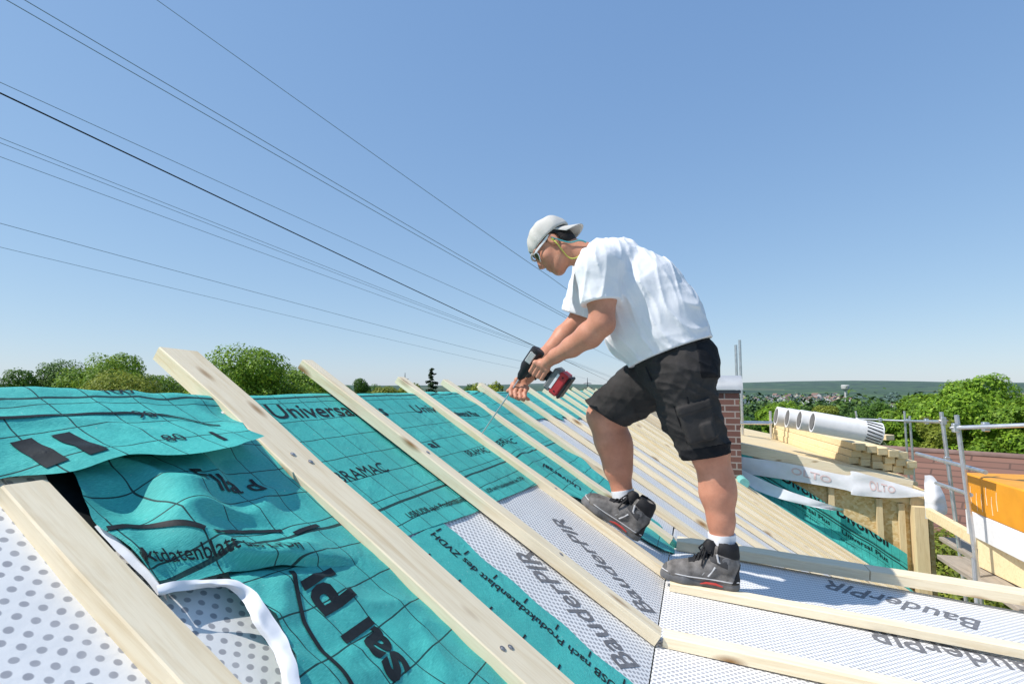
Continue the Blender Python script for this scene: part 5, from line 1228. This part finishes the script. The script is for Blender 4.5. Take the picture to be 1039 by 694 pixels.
# ------------------------------------------------------------------ boots and socks
def boot(heel, fwd, up, side, scale=1.0):
    """local x to the toe, y outward (near side), z up"""
    fwd = np.array(fwd)/np.linalg.norm(fwd); up = np.array(up); up = up-up.dot(fwd)*fwd; up /= np.linalg.norm(up); sd = np.cross(up, fwd)
    if sd[1] > 0: sd = -sd                       # y towards the camera
    W = np.array([fwd, sd*.93, up*.84])*scale
    def place(me):
        n = len(me.vertices); a = np.empty(n*3, np.float32); me.vertices.foreach_get('co', a); a = a.reshape(-1, 3) @ W + np.array(heel); me.vertices.foreach_set('co', a.astype(np.float32).ravel()); me.update(); return fixn(me)
    U = Field((-.02, -.08, -.01), (.33, .08, .24), .003)
    U.cone((.048, 0, .045), (.058, 0, .12), .040, .043, .02); U.cone((.058, 0, .12), (.066, 0, .168), .044, .050, .02)
    U.chain([(.075, 0, .112), (.13, 0, .082), (.19, 0, .056), (.235, 0, .048)], [.045, .043, .040, .040], .03); U.ell((.235, 0, .040), (.058, .050, .038), None, .02); U.cone((.05, 0, .035), (.2, 0, .035), .038, .044, .02, (0, 1, 0), 1.05)
    U.half((.1, 0, .022), (0, 0, -1)); U.ell((.072, 0, .195), (.040, .036, .05), None, .004, cut=True)
    up_o = kid('boot', place(U.mesh(2)), 'suede')
    def patch(name, m, grow, *cuts):
        G = U.like(); G.f = U.f-grow
        for p_, n__ in cuts: G.half(p_, n__)
        link(name, place(G.mesh(1)), m, up_o)
    patch('heel_patch', 'boot_black', .0022, ((.050, 0, 0), (1, 0, .35)), ((0, 0, .115), (-.3, 0, 1)), ((0, 0, .03), (0, 0, -1)))
    patch('lace_panel', 'boot_black', .0025, ((.108, 0, 0), (-1, 0, 0)), ((.2, 0, 0), (1, 0, 0)), ((0, .026, 0), (0, 1, 0)), ((0, -.026, 0), (0, -1, 0)), ((.1, 0, .06), (0, 0, -1)))
    patch('ankle_panel', 'boot_panel', .0018, ((.098, 0, 0), (1, 0, -.2)), ((.046, 0, 0), (-1, 0, .1)), ((0, 0, .078), (.35, 0, -1)), ((0, 0, .15), (0, 0, 1)))
    patch('toe_patch', 'piping_dark', .0016, ((.272, 0, 0), (-1, 0, .1)), ((0, 0, .046), (-.12, 0, 1)), ((0, 0, .028), (0, 0, -1)))
    So = Field((-.02, -.08, -.01), (.34, .08, .08), .003)
    for a, c, ra, rb in (((.045, 0), (.12, 0), .043, .040), ((.12, 0), (.215, 0), .040, .054), ((.215, 0), (.258, 0), .054, .044)): So.cone((a[0], a[1], .016), (c[0], c[1], .016), ra, rb, .012)
    So.half((0, 0, 0), (0, 0, -1)); So.add(lambda X, Y, Z: Z-(.030+.012*np.clip((.09-X)/.09, 0, 1)+.006*np.clip((X-.2)/.06, 0, 1))+0*X*Y, (-.02, -.08, -.01), (.34, .08, .08), .004) if False else None
    So.half((.15, 0, .037), (0, 0, 1)); So.ell((.125, -.0, -.004), (.035, .09, .010), None, .004, cut=True)
    kid('sole', place(So.mesh(1)), 'sole_rubber', up_o)
    b = MB(); b.tube([(.012+.0*t_, 0, .02) for t_ in (0, 1)], .001, 4); b.bm.clear()
    pr_ = [(x, .0) for x in ()]
    for s in (-1, 1):
        b.tube([(.070, s*.043, .016), (.095, s*.0425, .022), (.130, s*.043, .021), (.152, s*.046, .014)], [.003, .0055, .005, .002], 8)
    link('sole_insert', place(b.mesh(True)), 'sole_red', up_o)
    Co = Field((-.02, -.08, .1), (.16, .08, .24), .003)      # padded collar
    Co.cone((.060, 0, .150), (.068, 0, .176), .049, .054, .01); Co.ell((.07, 0, .205), (.042, .040, .05), None, .004, cut=True); Co.half((.07, 0, .150), (.25, 0, -1)); Co.half((.098, 0, .17), (1, 0, .1))
    kid('collar', place(Co.mesh(1)), 'boot_black', up_o)
    b = MB(); b.tube([(.118, 0, .150), (.122, .0, .185), (.124, 0, .205)], [.030, .030, .016], 10)
    link('tongue', place(b.mesh(True)), 'boot_black', up_o)
    b = MB(); rr_ = random.Random(3)
    for i in range(6):
        t_ = i/5; c = np.array([.185-.072*t_, 0, .100+.072*t_]); w_ = .026+.006*t_
        b.tube([c+np.array([.010, -w_, -.014]), c+np.array([.004, -w_*.4, .005]), c+np.array([-.006, w_*.4, .006]), c+np.array([-.012, w_, -.014])], .0042, 6)
        b.tube([c+np.array([.010, w_, -.014]), c+np.array([.004, w_*.4, .008]), c+np.array([-.006, -w_*.4, .009]), c+np.array([-.012, -w_, -.014])], .0042, 6)
    for s in (-1, 1): b.tube([(.128, 0, .165), (.150, s*.022, .172), (.160, s*.036, .150), (.146, s*.040, .128)], .0038, 6); b.tube([(.128, 0, .165), (.140, s*.03, .158), (.150, s*.048, .118), (.152, s*.050, .095)], .0034, 6)
    link('laces', place(b.mesh(True)), 'boot_black', up_o)
    b = MB()
    for s in (-1, 1):
        for q in ([(.150, s*.043, .050), (.138, s*.045, .072), (.128, s*.046, .090)], [(.125, s*.044, .052), (.112, s*.0455, .078), (.102, s*.047, .100)], [(.100, s*.050, .158), (.092, s*.049, .125), (.060, s*.046, .108), (.045, s*.044, .100)]):
            b.tube(q, .0042, 6)
        b.tube([(.010, s*.030, .044), (.045, s*.0445, .041), (.12, s*.0425, .040), (.19, s*.0525, .039), (.235, s*.052, .040), (.278, s*.036, .041), (.296, s*.012, .042)], .0026, 6)
    link('piping', place(b.mesh(True)), 'piping', up_o)
    for s in (-1, 1): b = MB(); b.tube([(.066, s*.047, .135), (.066, s*.054, .135)], [.016, .013], 14); link('ankle_pad', place(b.mesh(True)), 'sole_rubber', up_o)
    b = MB(); b.tube([(.190, .0, .094), (.196, 0, .098)], .001, 4); b.bm.clear(); Tc = Field((.18, -.08, .01), (.33, .08, .11), .003)
    Tc.ell((.240, 0, .038), (.0555, .0505, .0375), None, .01); Tc.half((.262, 0, .05), (-1, 0, -.25)); Tc.half((.2, 0, .028), (0, 0, -1))
    kid('toe_cap', place(Tc.mesh(1)), 'suede', up_o)
    return up_o
ca, sa = math.cos(A1-.007), math.sin(A1-.007); c2, s2_ = math.cos(A2-.01), math.sin(A2-.01)
nearheel = np.array(sh(749, 600.5, .0)); nearheel = np.array(H((nearheel[0]-K.x)/math.cos(A2), 2.40+.028, .0345))
boot(nearheel, (-c2, -.06, s2_+.015), (0, -.02, 1), 1, 1.02)
fh = S(lY(st(648, 548, .04))[0]-.005, 2.575, .041)
boot(np.array(fh), (-ca, -.05, sa), tuple(NS), 1, 1.02)
for pts, rr_ in (([(732.2, 541, 2.45), (732.8, 552, 2.45), (732.0, 568, 2.45)], .052), ([(631.5, 497, 2.615), (633.5, 508, 2.612), (636, 522, 2.61)], .050)):
    b = MB(); b.tube([Vector(V(*q)) for q in pts], [rr_*1.04, rr_, rr_*1.05], 20); link('sock', b.mesh(True), 'sock', P_)

# ------------------------------------------------------------------ cordless drill
simple('drill_grey', (.16, .17, .17), .45, var=.1); simple('drill_black', (.018, .018, .020), .5, var=.2); simple('drill_red', (.46, .045, .05), .4, var=.1); simple('drill_light', (.42, .44, .43), .4)
dr = thing('cordless_drill', 'red and black cordless drill with long bit held by the worker', 'drill', tuple(DR))
RM = Matrix((Vector(ax), Vector(hx), Vector(yx))).transposed(); TV = lambda a, h, y: Vector(T(a, h, y))
b = MB(); b.tube([TV(-.058, 0, 0), TV(-.052, 0, 0), TV(.040, 0, 0), TV(.062, 0, 0)], [.026, .0335, .0335, .026], 20); link('motor_housing', b.mesh(True), 'drill_black', dr)
b = MB()
for y in (-.031, .031): b.box(TV(-.010, -.004, y), (.055, .030, .008), RM, .003)
link('side_panel', b.mesh(), 'drill_light', dr)
b = MB(); b.tube([TV(.056, 0, 0), TV(.064, 0, 0), TV(.092, 0, 0), TV(.112, 0, 0)], [.025, .023, .020, .010], 18); link('chuck', b.mesh(True), 'drill_black', dr)
b = MB(); b.tube([TV(.10, 0, 0), TV(.12, 0, 0), Vector(TIP)], [.0045, .0035, .0030], 8); link('bit', b.mesh(True), 'steel', dr)
b = MB(); b.tube([TV(.008, .015, 0), TV(.013, .055, 0), TV(.012, .115, 0)], [.026, .0225, .026], 14); link('grip', b.mesh(True), 'drill_black', dr)
b = MB(); b.box(TV(.040, .040, 0), (.022, .022, .016), RM, .004); link('trigger', b.mesh(), 'drill_black', dr)
b = MB(); b.box(TV(.006, .134, 0), (.110, .036, .078), RM, .008); link('battery_mount', b.mesh(), 'drill_grey', dr)
bt_ = MB(); bt_.box(TV(.006, .170, 0), (.112, .046, .080), RM, .008); bo = link('battery', bt_.mesh(), 'drill_red', dr)
b = MB(); b.box(TV(.006, .200, 0), (.110, .014, .078), RM, .004); link('battery_base', b.mesh(), 'drill_black', bo)
b = MB(); b.box(TV(.004, .148, -.0405), (.075, .011, .002), RM, 0); link('rating_plate', b.mesh(), 'frame_white', bo)
b = MB()
for a_ in (-.03, .042): b.tube([TV(a_, .172, -.0395), TV(a_, .172, -.042)], .004, 8)
link('battery_screw', b.mesh(True), 'drill_black', bo)
